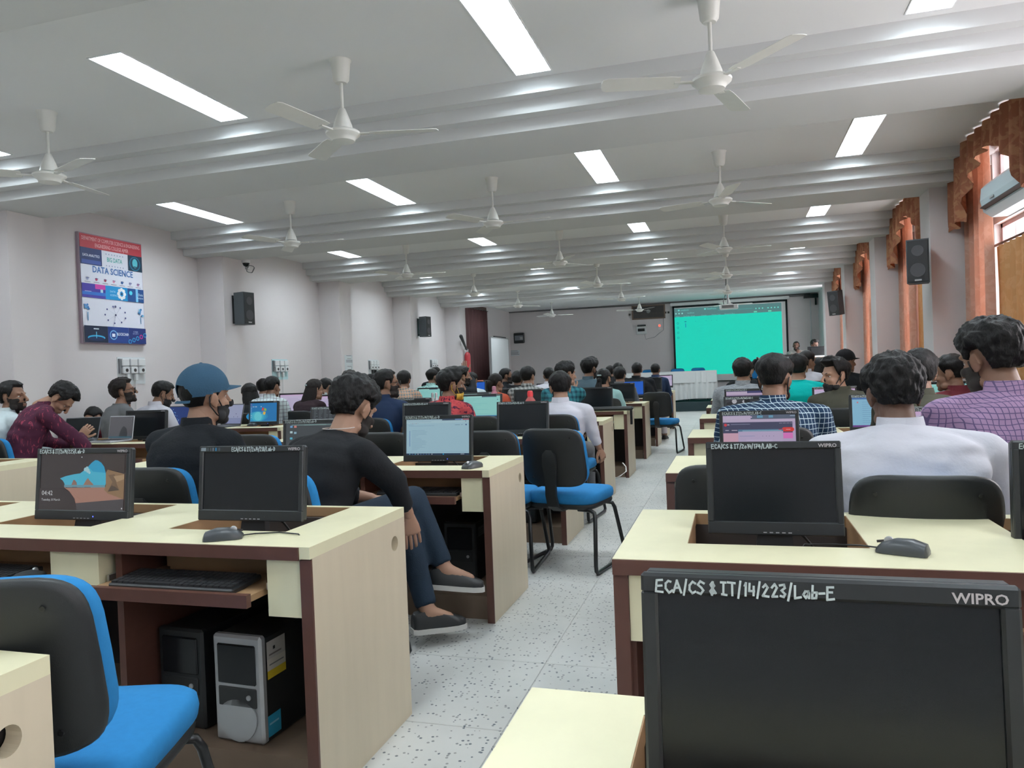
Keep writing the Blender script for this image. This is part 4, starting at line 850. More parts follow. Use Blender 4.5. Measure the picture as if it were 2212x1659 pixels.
MONS = [
 ('black monitor switched off beside the wired mouse, nearest desk across the aisle', 'off', -1.56, 2.12, 1.004, .405, .25, 'ECA/CS & IT/2014/218/Lab-D'),
 ('monitor with a beach cave lock screen showing 04:42', 'lock', -2.30, 2.15, .999, .43, .262, 'ECA/CS & IT/2014/225/Lab-D'),
 ('monitor with a bare chested man wallpaper behind the man in black', 'torso', -2.31, MY('B'), .994, .41, .255, 'ECA/CS & IT/2014/216/Lab-D'),
 ('monitor with a pale blue document page, second desk row on the aisle', 'doc', -1.552, MY('B'), 1.002, .40, .252, 'ECA/CS & IT/2014/219/Lab-D'),
 ('dark monitor in front of the white shirted man reaching for his chair', 'off', -1.535, MY('C'), 1.0, .405, .25, 'ECA/CS & IT/2014/201/Lab-D'),
 ('greyish switched off monitor just behind the document monitor', 'off', -2.32, MY('C'), 1.012, .405, .25, 'ECA/CS & IT/2014/204/Lab-D'),
 ('monitor with a dark text console beside the curly haired man in black', 'term', -3.15, MY('C'), 1.0, .40, .25, 'ECA/CS & IT/2014/208/Lab-D'),
 ('black monitor behind the small open laptop in the poster wall block', 'off', -5.12, MY('C')+.12, 1.008, .45, .27, None),
 ('mint green document monitor beside the man in the red floral shirt', 'cyandoc', -2.42, MY('D'), 1.02, .42, .26, None),
 ('dark monitor behind the two steel bottles', 'off', -3.17, MY('D'), 1.0, .40, .25, 'ECA/CS & IT/2014/190/Lab-D'),
 ('monitor with a blue windows desktop and four colour flag', 'win7', -4.95, MY('D'), 1.016, .37, .26, None),
 ('dark monitor with a bright top edge, fifth row on the aisle', 'off', -1.545, MY('E'), 1.015, .375, .265, None),
 ('greyish dark monitor behind the red bottle', 'off', -2.36, MY('E'), 1.017, .40, .26, None),
 ('monitor with a cyan page showing behind the mint green one', 'cyandoc', -3.03, MY('E'), 1.0, .42, .25, None),
 ('lilac screen monitor beside the long haired woman', 'pinkdoc', -5.62, MY('E'), 1.066, .42, .27, None),
 ('lilac screen monitor partly behind the curly haired man', 'pinkdoc', -5.06, MY('E'), 1.03, .38, .26, None),
 ('grey dark monitor beside the woman with the white hair clip', 'off', -1.50, MY('F'), 1.022, .36, .26, None),
 ('dark monitor between the orange top and the grey check shirt', 'off', -3.05, MY('F'), 1.0, .40, .26, None),
 ('blue screen monitor partly hidden by the yellow masked man', 'cyandoc', -4.40, MY('F'), 1.05, .38, .25, None),
 ('blue screen monitor behind the navy shirted man', 'blue', -5.0, MY('F'), 1.03, .42, .26, None),
 ('bright blue screen monitor beside the man leaning in black', 'blue', -1.56, MY('G'), 1.03, .38, .27, None),
 ('monitor with a violet page behind the grey check shirt', 'pinkdoc', -2.95, MY('G'), 1.03, .40, .26, None),
 ('dark monitor carrying an orange and green sheet', 'off', at(1040, 822, Y=15.32).x, 15.32, at(1040, 822, Y=15.32).z, .40, .30, None),
 ('cyan page monitor in front of the grey shirted man', 'cyandoc', -2.34, MY('H'), 1.03, .40, .26, None),
 ('dark grey monitor close to the covered front table', 'off', -1.44, MY('H'), 1.05, .40, .26, None),
 ('blue screen monitor beside the man with the black profile', 'blue', -4.78, MY('H'), 1.09, .36, .28, None),
 ('pink page monitor nearest the covered front table', 'pinkdoc', -1.36, MY('I'), 1.07, .38, .26, None),
]
MO = {}
for lb, k, x, y, zt_, w_, h_, a_ in MONS: MO[lb] = mk(lb, k, x, y, zt_, w_, h_, asset=a_)
RY = lambda i: RROW[i]+.345
MONR = [
 ('large black monitor filling the lower right corner, tag ending Lab-E', 'off', .073, .765, .998, .345, .262, 'ECA/CS & IT/14/223/Lab-E', 3),
 ('black monitor tagged LAB-C standing in the desk behind the lower right one', 'off', .095, 2.14, .998, .352, .255, 'ECA/CS & IT/2014/174/LAB-C', 7),
 ('black monitor cut by the right border of the view', 'off', .845, 2.15, .992, .36, .285, 'ECA/CS & IT/2014/178/LAB-C', 0),
 ('monitor with a lilac web page and red buttons behind the blank one', 'pink', .108, 3.70, .992, .36, .258, 'ECA/CS & IT/2014/172/LAB-C', 4),
 ('monitor with a lilac page between the two seated men at right', 'pinkdoc', .87, 3.70, .992, .37, .265, 'ECA/CS & IT/2014/170/LAB-C', 4),
 ('monitor with a black and white picture behind the lilac web page', 'photo', .11, RY(3), .994, .36, .255, 'ECA/CS & IT/2014/166/LAB-C', 4),
 ('monitor with a light blue document beside the white collar', 'bluedoc', .915, RY(3), .985, .37, .25, 'ECA/CS & IT/2014/168/LAB-C', 4),
 ('monitor with a red and white page before the grey shirted man', 'red', .10, RY(4), .99, .37, .255, 'ECA/CS & IT/2014/160/LAB-C', 4),
 ('monitor with a pale page beside the olive shirted man', 'pinkdoc', .86, RY(4), .985, .37, .255, 'ECA/CS & IT/2014/162/LAB-C', 4),
 ('cyan page monitor behind the maroon shirted man', 'cyandoc', 1.72, RY(4), 1.0, .46, .26, None, 4),
 ('dark monitor left of the grey shirted head', 'off', .12, RY(6), 1.0, .34, .26, None, 4),
 ('cyan page monitor beside the shaved neck of the checked man', 'cyandoc', .32, RY(5), .975, .36, .25, None, 4),
 ('dark monitor below the teal shirted man arm', 'off', .93, RY(5), 1.0, .37, .255, None, 4),
 ('dark monitor with a yellow sheet near the black cap', 'off', 1.66, RY(6), 1.03, .40, .26, None, 4),
 ('small dark monitor close to the far window curtain', 'off', 1.63, RY(8), 1.02, .38, .26, None, 4),
]
for lb, k, x, y, zt_, w_, h_, a_, tl_ in MONR: MO[lb] = mk(lb, k, x, y, zt_, w_, h_, tilt=tl_, asset=a_)
# stickers along the top of the first monitor
t = MO[MONS[0][0]]; FMx = T(0, -.03, 1.004-.25-.63+.004)@Rx(-math.radians(6))@Matrix(((1, 0, 0, 0), (0, 0, -1, 0), (0, 1, 0, 0), (0, 0, 0, 1)))
p = MB(); lay[0] = 2
for x0, x1, c in ((-.195, -.175, (120, 130, 138)), (-.17, -.164, (70, 78, 84)), (-.158, -.153, (70, 78, 84)), (-.148, -.144, (120, 130, 138)), (-.138, -.131, (40, 110, 150)), (-.125, -.118, (70, 78, 84))): rect(p, FMx, x0, .233, x1, .244, S(*c))
obj('sticker_strip', p, m_print, t)
b = [c for c in t.children if c.name.startswith('bezel')][0]
for c in b.children:
    if c.name.startswith('handwritten'): c.location.x = .085; c.scale.x = .84
# sheets stuck on two monitors
def sheet_on(lb, label, cols, dx, dz, w, h):
    m = MO[lb]; p = MB(); lay[0] = 0; M = T(m.location.x+dx, m.location.y-.075, m.location.z+dz)@Rx(PI/2); p.box((0, 0, 0), (w, h, .002), M=M, col=S(*cols[0]))
    if len(cols) > 1: lay[0] = 20; pol(p, M, [(0, 0), (w*.75, 0), (0, h*.85)], S(*cols[1]))
    return tag(obj('paper_sheet', p, m_print), label, 'paper')
sheet_on(MONS[22][0], 'orange and green printed sheet propped on a dark monitor', ((236, 140, 112), (110, 160, 140)), -.07, .3, .13, .17)
sheet_on(MONR[13][0], 'yellow sheet of paper hanging on a dark monitor near the black cap', ((196, 158, 44),), -.02, .2, .16, .13)
# ---------------------------------------------------------------- laptops
m_lap = mat('laptop_grey', (.10, .105, .115), .4, metal=.2); m_lap2 = mat('laptop_silver', (.45, .46, .50), .35, metal=.4); m_keys = mat('laptop_keys', (.03, .03, .033), .6)
def make_laptop(label, kind, x, y, rz=0, z=.75, w=.33, h=.215, tilt=18, body=None, off=m_off):
    body = body or m_lap; t = thing('laptop', label, 'laptop', (x, y, z), math.radians(rz), 'open laptops')
    obj('base', MB().box((-w/2, -.115, 0), (w/2, .115, .016), bev=.005), body, t)
    k = obj('keyboard', MB().box((-w*.44, -.02, .016), (w*.44, .095, .0175)), m_keys, t); obj('touchpad', MB().box((-.05, -.1, .016), (.05, -.035, .017)), m_lap, t)
    M = T(0, .112, .014)@Rx(-math.radians(tilt)); obj('lid', MB().box((-w/2, 0, 0), (w/2, .009, h), M=M, bev=.004), body, t)
    obj('screen', MB().box((-w/2+.008, -.001, .012), (w/2-.008, .001, h-.01), M=M), off, t)
    if kind != 'off':
        p = MB(); scr(kind, p, M@Matrix(((1, 0, 0, 0), (0, 0, -1, 0), (0, 1, 0, 0), (0, 0, 0, 1)))@T(-w/2+.01, .014, .0012), w-.02, h-.026); obj('display_picture', p, m_lit, t)
    obj('hinge', MB().tube([(-w*.4, .114, .014), (w*.4, .114, .014)], .007, 8), m_lap, t, 60)
    return t
p = at(262, 955, Z=.75); make_laptop('open silver laptop on the poster side desk, screen reflecting a head', 'darkdesk', -5.27, 5.27, -4, w=.29, h=.21, tilt=10, body=m_lap2)
make_laptop('dark tilted laptop held by the man in maroon', 'off', -5.72, 5.32, 20, w=.32, h=.22, tilt=25)
make_laptop('laptop with a pale grey page beside the capped man', 'grey', -5.42, 6.98, -12, w=.33, h=.24, tilt=15)
make_laptop('laptop with a navy desktop behind the capped man', 'navydesk', -6.12, 7.02, 0, w=.33, h=.23, tilt=12)
make_laptop('black laptop under the poster wall students, lid half hidden by the white shirt', 'off', -5.9, 6.98-1.6+1.62, 8, w=.34, h=.2, tilt=10) if False else None
make_laptop('small glowing laptop at the far end of the window block', 'bluedoc', 1.05, 12.35, 0, w=.34, h=.22, tilt=12)
# ---------------------------------------------------------------- mice, keyboards
m_mouse = mat('mouse_plastic', (.045, .05, .055), .38, var=.1)
def make_mouse(label, x, y, z, rz, cable=None):
    t = thing('computer_mouse', label, 'mouse', (x, y, z), math.radians(rz), 'black computer mice')
    b = MB(); rs = []
    for yy, w, h in ((-.055, .022, .014), (-.05, .029, .026), (-.02, .031, .036), (.015, .03, .035), (.045, .029, .024), (.056, .022, .012)):
        rs.append([Vector((-w, yy, .001)), Vector((-w*1.02, yy, h*.55)), Vector((-w*.75, yy, h*.9)), Vector((0, yy, h)), Vector((w*.75, yy, h*.9)), Vector((w*1.02, yy, h*.55)), Vector((w, yy, .001))])
    obj('body', b.rings(rs), m_mouse, t, 45); obj('scroll_wheel', MB().lathe([(.009, -.004), (.011, -.003), (.011, .003), (.009, .004)], 14, M=T(0, .03, .027)@Ry(PI/2)), m_silver, t, 40)
    obj('button_gap', MB().box((-.001, .0, .03), (.001, .052, .036), M=Rx(-.18)), m_dark_in, t)
    if cable: obj('cable', MB().tube([(0, .055, .008)]+cable, .0022, 6), m_tube, t, 60)
    return t
p = at(473, 1168, Z=.75); make_mouse('grey black mouse by the switched off monitor, nearest desk across the aisle', p.x, p.y+.02, .75, -62, [(-.03, .09, .004), (-.02, .16, .004), (.03, .22, .004), (.02, .26, -.05)])
p = at(1017, 1012, Z=.75); make_mouse('dark mouse beside the pale blue document monitor', p.x, p.y+.02, .75, 160, None)
p = at(1955, 1200, Z=.75); make_mouse('black mouse with long cord on the desk below the white shirt', p.x, p.y+.02, .75, 68, [(.02, .1, .004), (0, .16, .004), (-.03, .22, .003), (-.05, .24, -.04)])
p = at(200, 955, Z=.75); make_mouse('shiny black mouse beside the open silver laptop', p.x, p.y, .75, 40, None)
p = at(540, 921, Z=.75); make_mouse('small dark mouse before the blue flag desktop', p.x, p.y+.04, .75, 80, None)
p = at(80, 1258, Z=.63); make_mouse('glossy black mouse on the keyboard tray at the left border', -1.98-.16, 1.80, .62, 10, None)
m_kb = mat('keyboard_black', (.02, .021, .023), .45)
def make_keyboard(label, x, y, z, rz=0):
    t = thing('keyboard', label, 'keyboard', (x, y, z), math.radians(rz), 'black keyboards')
    obj('body', MB().box((-.22, -.07, 0), (.22, .07, .016), M=Rx(.06), bev=.004), m_kb, t)
    k = MB()
    for r in range(6):
        for c in range(20):
            if r == 0 and 4 <= c <= 9: continue
            x0 = -.213+c*.0213; y0 = -.062+r*.0205; k.box((x0, y0, .015), (x0+.018, y0+.017, .022), M=Rx(.06))
        if r == 0: k.box((-.213+4*.0213, -.062, .015), (-.213+9.9*.0213, -.045, .022), M=Rx(.06))
    o = obj('keys', k, mat('keycap_black', (.03, .031, .034), .4), t); o['kind'] = 'stuff'
    return t
make_keyboard('black keyboard on the pulled out tray of the nearest desk across the aisle', -1.60, 1.86, .62, 0)
make_keyboard('black keyboard at the left border on a recessed tray', -2.42, 1.84, .62, 0)
make_keyboard('black keyboard in the tray below the pale blue document monitor', -1.55, 3.52, .62, 0)
# ---------------------------------------------------------------- tower computers
def make_tower(label, x, y, z, rz, silver):
    t = thing('tower_computer', label, 'computer', (x, y, z), math.radians(rz), 'tower computers'); H = .33 if silver else .32
    obj('case', MB().box((-.088, .02, .0), (.088, .40, H-.006), bev=.004), m_blackpl, t)
    f = MB(); f.box((-.09, .0, 0), (.09, .03, H), bev=.008); obj('front_panel', f, m_silver if silver else m_blackpl, t)
    obj('drive_cover', MB().box((-.07, -.006, H*.55), (.07, .004, H*.92), bev=.004), m_off, t); obj('button_panel', MB().box((-.07, -.005, H*.34), (.07, .003, H*.52), bev=.003), m_blackpl, t)
    pb_ = obj('power_button', MB().lathe([(.008, 0), (.008, .004), (.005, .005)], 12, M=T(.045, -.005, H*.44)@Rx(PI/2)), m_silver, t)
    if silver:
        obj('lower_grille', MB().poly([(.07*math.cos(a), .045+.075*math.sin(a)) if math.sin(a) < 0 else (.07*math.cos(a), .045+.055*math.sin(a)) for a in np.linspace(0, 2*PI, 24, endpoint=False)], .004, M=T(0, -.001, .035)@Rx(PI/2)), mat('pale_grey_plastic', (.42, .44, .45), .4), t)
        p = MB(); lay[0] = 4; SMt = Matrix(((0, 0, 1, .0885), (1, 0, 0, 0), (0, 1, 0, 0), (0, 0, 0, 1)))
        rect(p, SMt, .03, .245, .12, .305, S(190, 186, 182)); rect(p, SMt, .03, .215, .12, .25, S(206, 200, 190)); rect(p, SMt, .03, .19, .12, .215, S(214, 186, 50)); rect(p, SMt, .06, .275, .07, .285, S(30, 30, 30)); rect(p, SMt, .04, .26, .1, .265, S(120, 110, 110)); rect(p, SMt, .04, .23, .11, .234, S(120, 120, 120))
        obj('licence_sticker', p, m_print, t); p = MB(); lay[0] = 4; rect(p, SMt, .02, .015, .085, .08, S(50, 160, 200)); rect(p, SMt, .03, .05, .075, .056, S(150, 210, 230)); obj('blue_sticker', p, m_print, t)
    else:
        p = MB(); lay[0] = 4; SMt = Matrix(((0, 0, 1, .0885), (1, 0, 0, 0), (0, 1, 0, 0), (0, 0, 0, 1))); rect(p, SMt, .05, .235, .15, .285, S(120, 122, 124)); 
        for i in range(3): rect(p, SMt, .06, .245+.011*i, .13, .248+.011*i, S(60, 62, 64))
        obj('case_sticker', p, m_print, t)
    return t
make_tower('silver fronted tower computer with yellow sticker under the nearest desk across the aisle', -1.485, 1.93, .116, -3, True)
make_tower('all black tower computer with grey sticker under the nearest desk across the aisle', -1.735, 1.98, .116, -3, False)
make_tower('black tower computer under the second desk of the middle block', -1.42, 3.70, .116, 0, False)
make_tower('black tower computer under the third desk behind the lone aisle chair', -1.5, 5.25, .116, 0, False)
# ---------------------------------------------------------------- small things on desks
def bottle(name, label, q, Y, cap, body, r=.035, hh=.22, z=.75, metal=False):
    p = at(q[0], q[1], Y=Y); t = thing(name, label, 'bottle', (p.x, Y, z)); k = (p.z-z)/hh
    H = p.z-z; ch = .055 if not metal else .03
    obj('body', MB().lathe([(r*.85, 0), (r*.95, .01), (r*.9, H*.3), (r*.93, H-.13), (r, H-.10), (r*.98, H-.075), (r*.55, H-.05), (r*.5, H-.042)], 20), body, t, 50)
    obj('cap', MB().lathe([(r*.56, H-.046), (r*.58, H-.02), (r*.5, H-.004), (r*.3, H)], 16), cap, t, 40); return t
m_rb = mat('translucent_red', (.75, .16, .15), .15, trans=.4, var=.02); m_rc = mat('red_cap', (.72, .04, .05), .4); m_pk = mat('translucent_pink', (.66, .25, .33), .15, trans=.35, var=.02); m_pc = mat('rose_cap', (.42, .17, .24), .4)
bottle('water_bottle', 'red water bottle with bright red cap on the desk behind a dark monitor', (1145, 844), 5.64, m_rc, m_rb, .04)
bottle('water_bottle', 'pink water bottle beside the woman in orange', (1067, 834), 7.28, m_pc, m_pk, .036)
bottle('steel_bottle', 'first of two steel bottles beside the red floral shirt, farther from it', (934, 848), 7.2, m_steel, m_steel, .024)
bottle('steel_bottle', 'second of two steel bottles, touching the red floral shirt in view', (942, 848), 7.2, m_steel, m_steel, .024)
p = at(1352, 882, Z=.765); t = thing('padded_case', 'long flat black padded case overhanging the aisle end of a desk', 'case', (-1.42, 8.45, .751), 0)
obj('case_body', MB().box((-.32, -.06, 0), (.33, .06, .045), bev=.02), m_blackpl, t); obj('strap', MB().box((.29, -.02, -.16), (.315, .02, .02), bev=.004), m_tube, t)
t = thing('spectacles', 'clear spectacles lying on the aisle end of the fourth desk', 'spectacles', tuple(at(1318, 884, Z=.752)))
for s in (-1, 1): obj('lens', MB().lathe([(.026, 0), (.028, .002), (.026, .004)], 16, M=T(s*.032, 0, .028)@Rx(PI/2)), m_glass, t); obj('temple', MB().tube([(s*.06, 0, .03), (s*.06, .1, .02), (s*.06, .13, .004)], .002, 6), m_silver, t)
obj('bridge', MB().tube([(-.008, 0, .03), (.008, 0, .03)], .002, 6), m_silver, t)
p = at(1765, 943, Z=.75); t = thing('pouch', 'thin dark pouch on the desk right of the lilac web page monitor', 'pouch', (p.x, p.y, .75), -.1)
obj('pouch_body', MB().box((-.075, -.03, 0), (.08, .03, .018), bev=.007), m_blackpl, t); obj('zip', MB().box((-.07, -.031, .008), (.06, -.029, .011)), mat('teal_zip', (.02, .25, .27), .5), t)
p = at(524, 914, Z=.75); t = thing('paper_stack', 'small stack of teal and white papers before the blue flag desktop', 'papers', (p.x-.02, p.y+.05, .75), .2)
for i, c in enumerate(((.7, .7, .7), (.25, .55, .55), (.75, .75, .76), (.2, .5, .52))): obj('sheet', MB().box((-.1, -.07, i*.006), (.1, .07, i*.006+.005), M=Rz(.1*i)), mat('paper_%d' % i, c, .8), t)
p = at(1362, 866, Z=.75); tag(obj('loose_papers', MB().box((p.x-.12, p.y, .7505), (p.x+.08, p.y+.18, .755)), mat('paper_0', (.7, .7, .7), .8)), 'loose white paper on the desk before the woman in aqua', 'paper')
tag(obj('white_cable', MB().tube([at(1345, 1000, Y=7.0), at(1352, 1008, Y=6.9), at(1353, 1018, Y=6.72), at(1340, 1028, Y=6.66), at(1328, 1034, Z=.012)], .005, 6), m_white), 'white cable hanging out below the fourth desk by the aisle', 'cable')
tag(obj('white_cable', MB().tube([at(1192, 932, Z=.755), at(1200, 927, Z=.775), at(1207, 930, Z=.755), at(1204, 936, Z=.755)], .004, 6), m_tube), 'thin dark wire loop on the third desk behind the lone aisle chair', 'cable')
# ---------------------------------------------------------------- covered front table, chairs behind it, speaker desk
m_cloth = mat('white_tablecloth', (.66, .68, .68), .85, var=.03, bump=.15, bscale=60)
a = at(1543, 801, Y=21.15); tx1 = a.x; tx0 = -3.9; tz = 1.085
t = thing('front_table', 'long front table under a white pleated cloth before the projection screen', 'table', ((tx0+tx1)/2, 21.15, .25)); hw_ = (tx1-tx0)/2; th_ = tz-.25
obj('table_top', MB().box((-hw_, 0, th_-.03), (hw_, .62, th_)), m_inner, t)
for sx in (-1, 1):
    for yy in (.04, .58): obj('leg', MB().box((sx*(hw_-.05)-.03, yy-.03, 0), (sx*(hw_-.05)+.03, yy+.03, th_-.03)), m_tube, t)
def cloth(z0, z1, amp, waves, off, hem=0):
    per = [(-hw_-off, .62+off), (-hw_-off, -off), (hw_+off, -off), (hw_+off, .62+off)]; pts = []
    for (x0, y0), (x1, y1) in zip(per, per[1:]):
        L = math.hypot(x1-x0, y1-y0); n = max(6, int(L*waves*6))
        for i in range(n): u_ = i/n; pts.append((x0+(x1-x0)*u_, y0+(y1-y0)*u_, (y1-y0)/L, -(x1-x0)/L))
    mb = MB(); g = []; n = len(pts); nz = 6
    for s in (0, .006):
        for k in range(nz+1):
            for i, (x, y, nx, ny) in enumerate(pts):
                A = amp*math.sin(i*2*PI/6)*(1-k/nz*.7)+(.02*math.sin(i*.13) if amp else 0); zz = z0+(z1-z0)*k/nz+(hem*math.sin(i*.05)*(1-k/nz)); g.append((x+nx*(A-s), y+ny*(A-s), zz))
    m = (nz+1)*n
    return mb.add(g, [(s*m+k*n+i, s*m+k*n+i+1, s*m+k*n+n+i+1, s*m+k*n+n+i)[::(1 if s == 0 else -1)] for s in (0, 1) for k in range(nz) for i in range(n-1)])
c1 = thing('tablecloth', 'white cloth with pleated skirt draped over the long front table', 'tablecloth', ((tx0+tx1)/2, 21.15, .25))
obj('skirt', cloth(.04, th_-.02, .03, 7, .03, .05), m_cloth, c1, 60); obj('overlay', cloth(th_-.31, th_+.006, .0, 2, .05), m_cloth, c1, 60); obj('top_sheet', MB().box((-hw_-.055, -.055, th_+.001), (hw_+.055, .675, th_+.01), bev=.004), m_cloth, c1)
m_navy = mat('navy_chair_fabric', (.01, .06, .16), .85, var=.1)
for i, px in enumerate((1400, 1462, 1507, 1636)):
    p = at(px, 796, Y=22.3); c = dup(ch_far, (p.x, 22.35, .25), PI, ('first', 'second', 'third', 'fourth')[i]+' dark blue chair behind the covered front table, counted from the fuse box side', scale=(1, 1, 1.06))
a = at(1740, 769, Y=20.2); b = at(1802, 790, Y=20.2)
t = thing('speaker_desk', 'wood fronted speaker desk with white top beside the projection screen', 'desk', (a.x+.05, 20.2, 0)); wd = .42
obj('desk_top', MB().box((-.85, -.02, 1.335), (wd+.02, .6, 1.375), bev=.006), m_white, t); obj('front_board', MB().box((-.82, .0, .1), (wd, .03, 1.335)), m_inner, t); obj('side_board', MB().box((wd-.03, .03, 0), (wd, .56, 1.335)), m_inner, t); obj('inner_board', MB().box((-.82, .03, 0), (-.79, .56, 1.335)), m_inner, t); obj('dark_ledge', MB().box((-.85, -.06, 1.375), (-.25, .02, 1.43)), m_dark_in, t)
pm = at(1768, 760, Y=20.35); t = make_monitor('black monitor seen from its rear on the speaker desk', 'off', pm.x, 20.4, at(1768, 748, Y=20.35).z, .50, .28, 180, 4, None, False, 1.376)
tag(obj('microphone_cable', MB().tube([at(1783, 772, Y=20.3), at(1800, 770, Y=20.25), at(1812, 764, Y=20.2)], .006, 6), m_tube), 'thin black cable standing up from the speaker desk', 'cable')
# ================================================================ PEOPLE
SKIN = [mat('skin_light_brown', (.34, .19, .125), .55, var=.06, scale=30, bump=.08, bscale=500), mat('skin_brown', (.23, .12, .075), .55, var=.06, scale=30, bump=.08, bscale=500), mat('skin_dark_brown', (.13, .065, .042), .55, var=.06, scale=30, bump=.08, bscale=500)]
m_eye = mat('eye_white', (.6, .58, .55), .25, var=0); m_iris = mat('dark_iris', (.02, .012, .008), .15, var=0); m_lip = mat('lip_tone', (.22, .085, .07), .5, var=.04)
m_hair = mat('black_hair', (.0055, .005, .005), .48, var=.5, scale=60, bump=.7, bscale=230, stretch=(1, 1, .3), spec=.22)
m_hair2 = mat('brown_black_hair', (.011, .008, .007), .5, var=.5, scale=60, bump=.7, bscale=230, stretch=(1, 1, .3), spec=.2)
m_beard = mat('beard_stubble', (.017, .012, .010), .8, var=.5, scale=90, bump=.6, bscale=500)
m_maskb = mat('black_cloth_mask', (.012, .012, .014), .85); m_masky = mat('yellow_cloth_mask', (.60, .38, .05), .8)
def cl(name, c, bump=.25, bscale=90, var=.06): return mat(name, c, .88, var=var, scale=14, bump=bump, bscale=bscale, spec=.2)
C_white = cl('white_shirt_cloth', (.60, .60, .66)); C_white2 = cl('pale_shirt_cloth', (.50, .58, .60)); C_black = cl('black_shirt_cloth', (.011, .013, .016), .4); C_tee = cl('charcoal_tee_cloth', (.013, .014, .016), .3)
C_jean = cl('dark_blue_denim', (.016, .028, .045), .3, 160); C_trs = cl('dark_trouser_cloth', (.02, .021, .024)); C_pale = cl('pale_trouser_cloth', (.62, .56, .58)); C_teal = cl('turquoise_tee_cloth', (.0, .42, .38), .4); C_aqua = cl('aqua_tee_cloth', (.34, .55, .53))
C_navy = cl('navy_shirt_cloth', (.016, .03, .07)); C_denim = cl('faded_denim_shirt', (.085, .13, .16), .4); C_grey = cl('grey_cloth', (.14, .145, .15)); C_orange = cl('orange_tee_cloth', (.62, .12, .07)); C_olive = cl('olive_shirt_cloth', (.055, .055, .04), .4); C_maroon = cl('maroon_shirt_cloth', (.13, .022, .03), .5)
C_red = blotch('red_floral_cloth', (.50, .07, .075), (.06, .015, .04), 20, .56); C_heather = blotch('heather_grey_cloth', (.30, .32, .34), (.20, .22, .24), 60, .5, stretch=(.4, 1, 3)); C_leaf = blotch('maroon_streaked_cloth', (.065, .016, .036), (.30, .05, .085), 16, .62, stretch=(2.6, 2.6, .7)); C_plred = plaid('red_dark_plaid', (.16, .02, .03), (.04, .015, .03), 16, .4, None, soft=1)
C_bluechk = plaid('blue_window_check', (.014, .035, .075), (.45, .56, .60), 36, .12); C_purple = plaid('lilac_check', (.40, .26, .42), (.15, .11, .22), 56, .17, ymix=.5); C_whchk = plaid('white_dark_check', (.52, .60, .61), (.10, .06, .09), 23, .1); C_orchk = plaid('orange_check', (.55, .52, .46), (.08, .09, .10), 26, .16, (.55, .22, .10)); C_gychk = plaid('grey_buffalo_check', (.42, .43, .42), (.07, .08, .08), 20, .5, None, soft=1); C_tlchk = plaid('teal_check', (.03, .16, .19), (.01, .04, .06), 20, .45, None, soft=1)
C_ltgrn = blotch('mint_print_cloth', (.36, .62, .58), (.04, .08, .08), 30, .6)
# ---- head: one surface, looking along +Y, origin between the eyes
def head_blob(ears=True):
    b = MB()
    b.ell((0, -.012, .028), (.076, .098, .088), 24, 14); b.ell((0, .022, -.035), (.062, .068, .075), 20, 12); b.ell((0, .045, -.075), (.043, .045, .04), 18, 10); b.ell((0, .072, -.103), (.022, .020, .017))
    for s in (-1, 1):
        b.ell((s*.036, .062, -.032), (.022, .022, .02)); b.ell((s*.05, .02, -.082), (.016, .032, .022)); b.capsule((s*.012, .087, .021), .0105, (s*.045, .073, .024), .009, 10)
        b.ell((s*.011, .108, -.040), (.0085, .010, .0075), 10, 7)
        if not ears: continue
        M = Rz(s*-.35)@Ry(s*.18)
        b.ell((s*.079, -.012, -.012), (.008, .021, .033), 14, 9, 0, M); b.ell((s*.075, -.006, -.036), (.007, .011, .013), 10, 7)
        b.capsule((s*.083, -.03, -.02), .004, (s*.087, -.022, .017), .0045, 8); b.capsule((s*.087, -.022, .017), .0045, (s*.082, -.002, .02), .004, 8)
    b.capsule((0, .088, .012), .0095, (0, .113, -.030), .0115, 12); b.ell((0, .114, -.036), (.0115, .011, .010), 12, 8)
    b.capsule((-.019, .085, -.066), .0065, (.019, .085, -.066), .0065, 10); b.capsule((-.015, .083, -.078), .0075, (.015, .083, -.078), .0075, 10); b.ell((0, .092, -.068), (.012, .006, .006), 10, 6)
    b.capsule((0, -.018, -.05), .056, (0, -.038, -.17), .058, 18)
    return b
HV, HF = remesh(head_blob(), .0055, 5); HVl, HFl = remesh(head_blob(), .009, 2)
_v, _f = remesh(head_blob(False), .008, 4); HBVH = BVHTree.FromPolygons([tuple(v) for v in _v], _f)
def surf_y(x, z): h = HBVH.ray_cast(Vector((x, .3, z)), Vector((0, -1, 0))); return h[0].y if h[0] is not None else .08
def face_bits():
    b = MB(); sp = lambda x, z, o: Vector((x, surf_y(x, z)+o, z))
    for s in (-1, 1):
        e = sp(s*.0315, 0, -.0085); b.ell(e, (.0125, .0115, .0078), 14, 9, 1); b.ell(e+Vector((0, .0080, 0)), (.0056, .0042, .006), 10, 6, 2)
        b.tube([sp(s*.015, .021, -.0005), sp(s*.03, .0255, -.0005), sp(s*.05, .0215, -.0005)], [.0032, .0034, .0018], 6, 3)
        b.tube([sp(s*.0185, .002, .0015), sp(s*.0315, .0078, .0022), sp(s*.045, .003, .001)], [.0018, .0022, .0016], 6, 0); b.tube([sp(s*.0185, -.001, .001), sp(s*.0315, -.0072, .0012), sp(s*.045, .0, .001)], [.0012, .0018, .0012], 6, 0)
    for z, r in ((-.0665, .0036), (-.0765, .0042)): b.tube([sp(x, z-.0016*abs(x)/.018, -.0008) for x in (-.019, -.01, 0, .01, .019)], [r*.4, r, r*1.05, r, r*.4], 6, 4)
    return b
FB = face_bits()
HC = Vector((0, -.012, .02))
def head_r(d):
    h = HBVH.ray_cast(HC, d, .4)
    # outermost hit
    r = 0; o = HC
    if h[0] is None: return .09
    r = (h[0]-HC).length
    return r
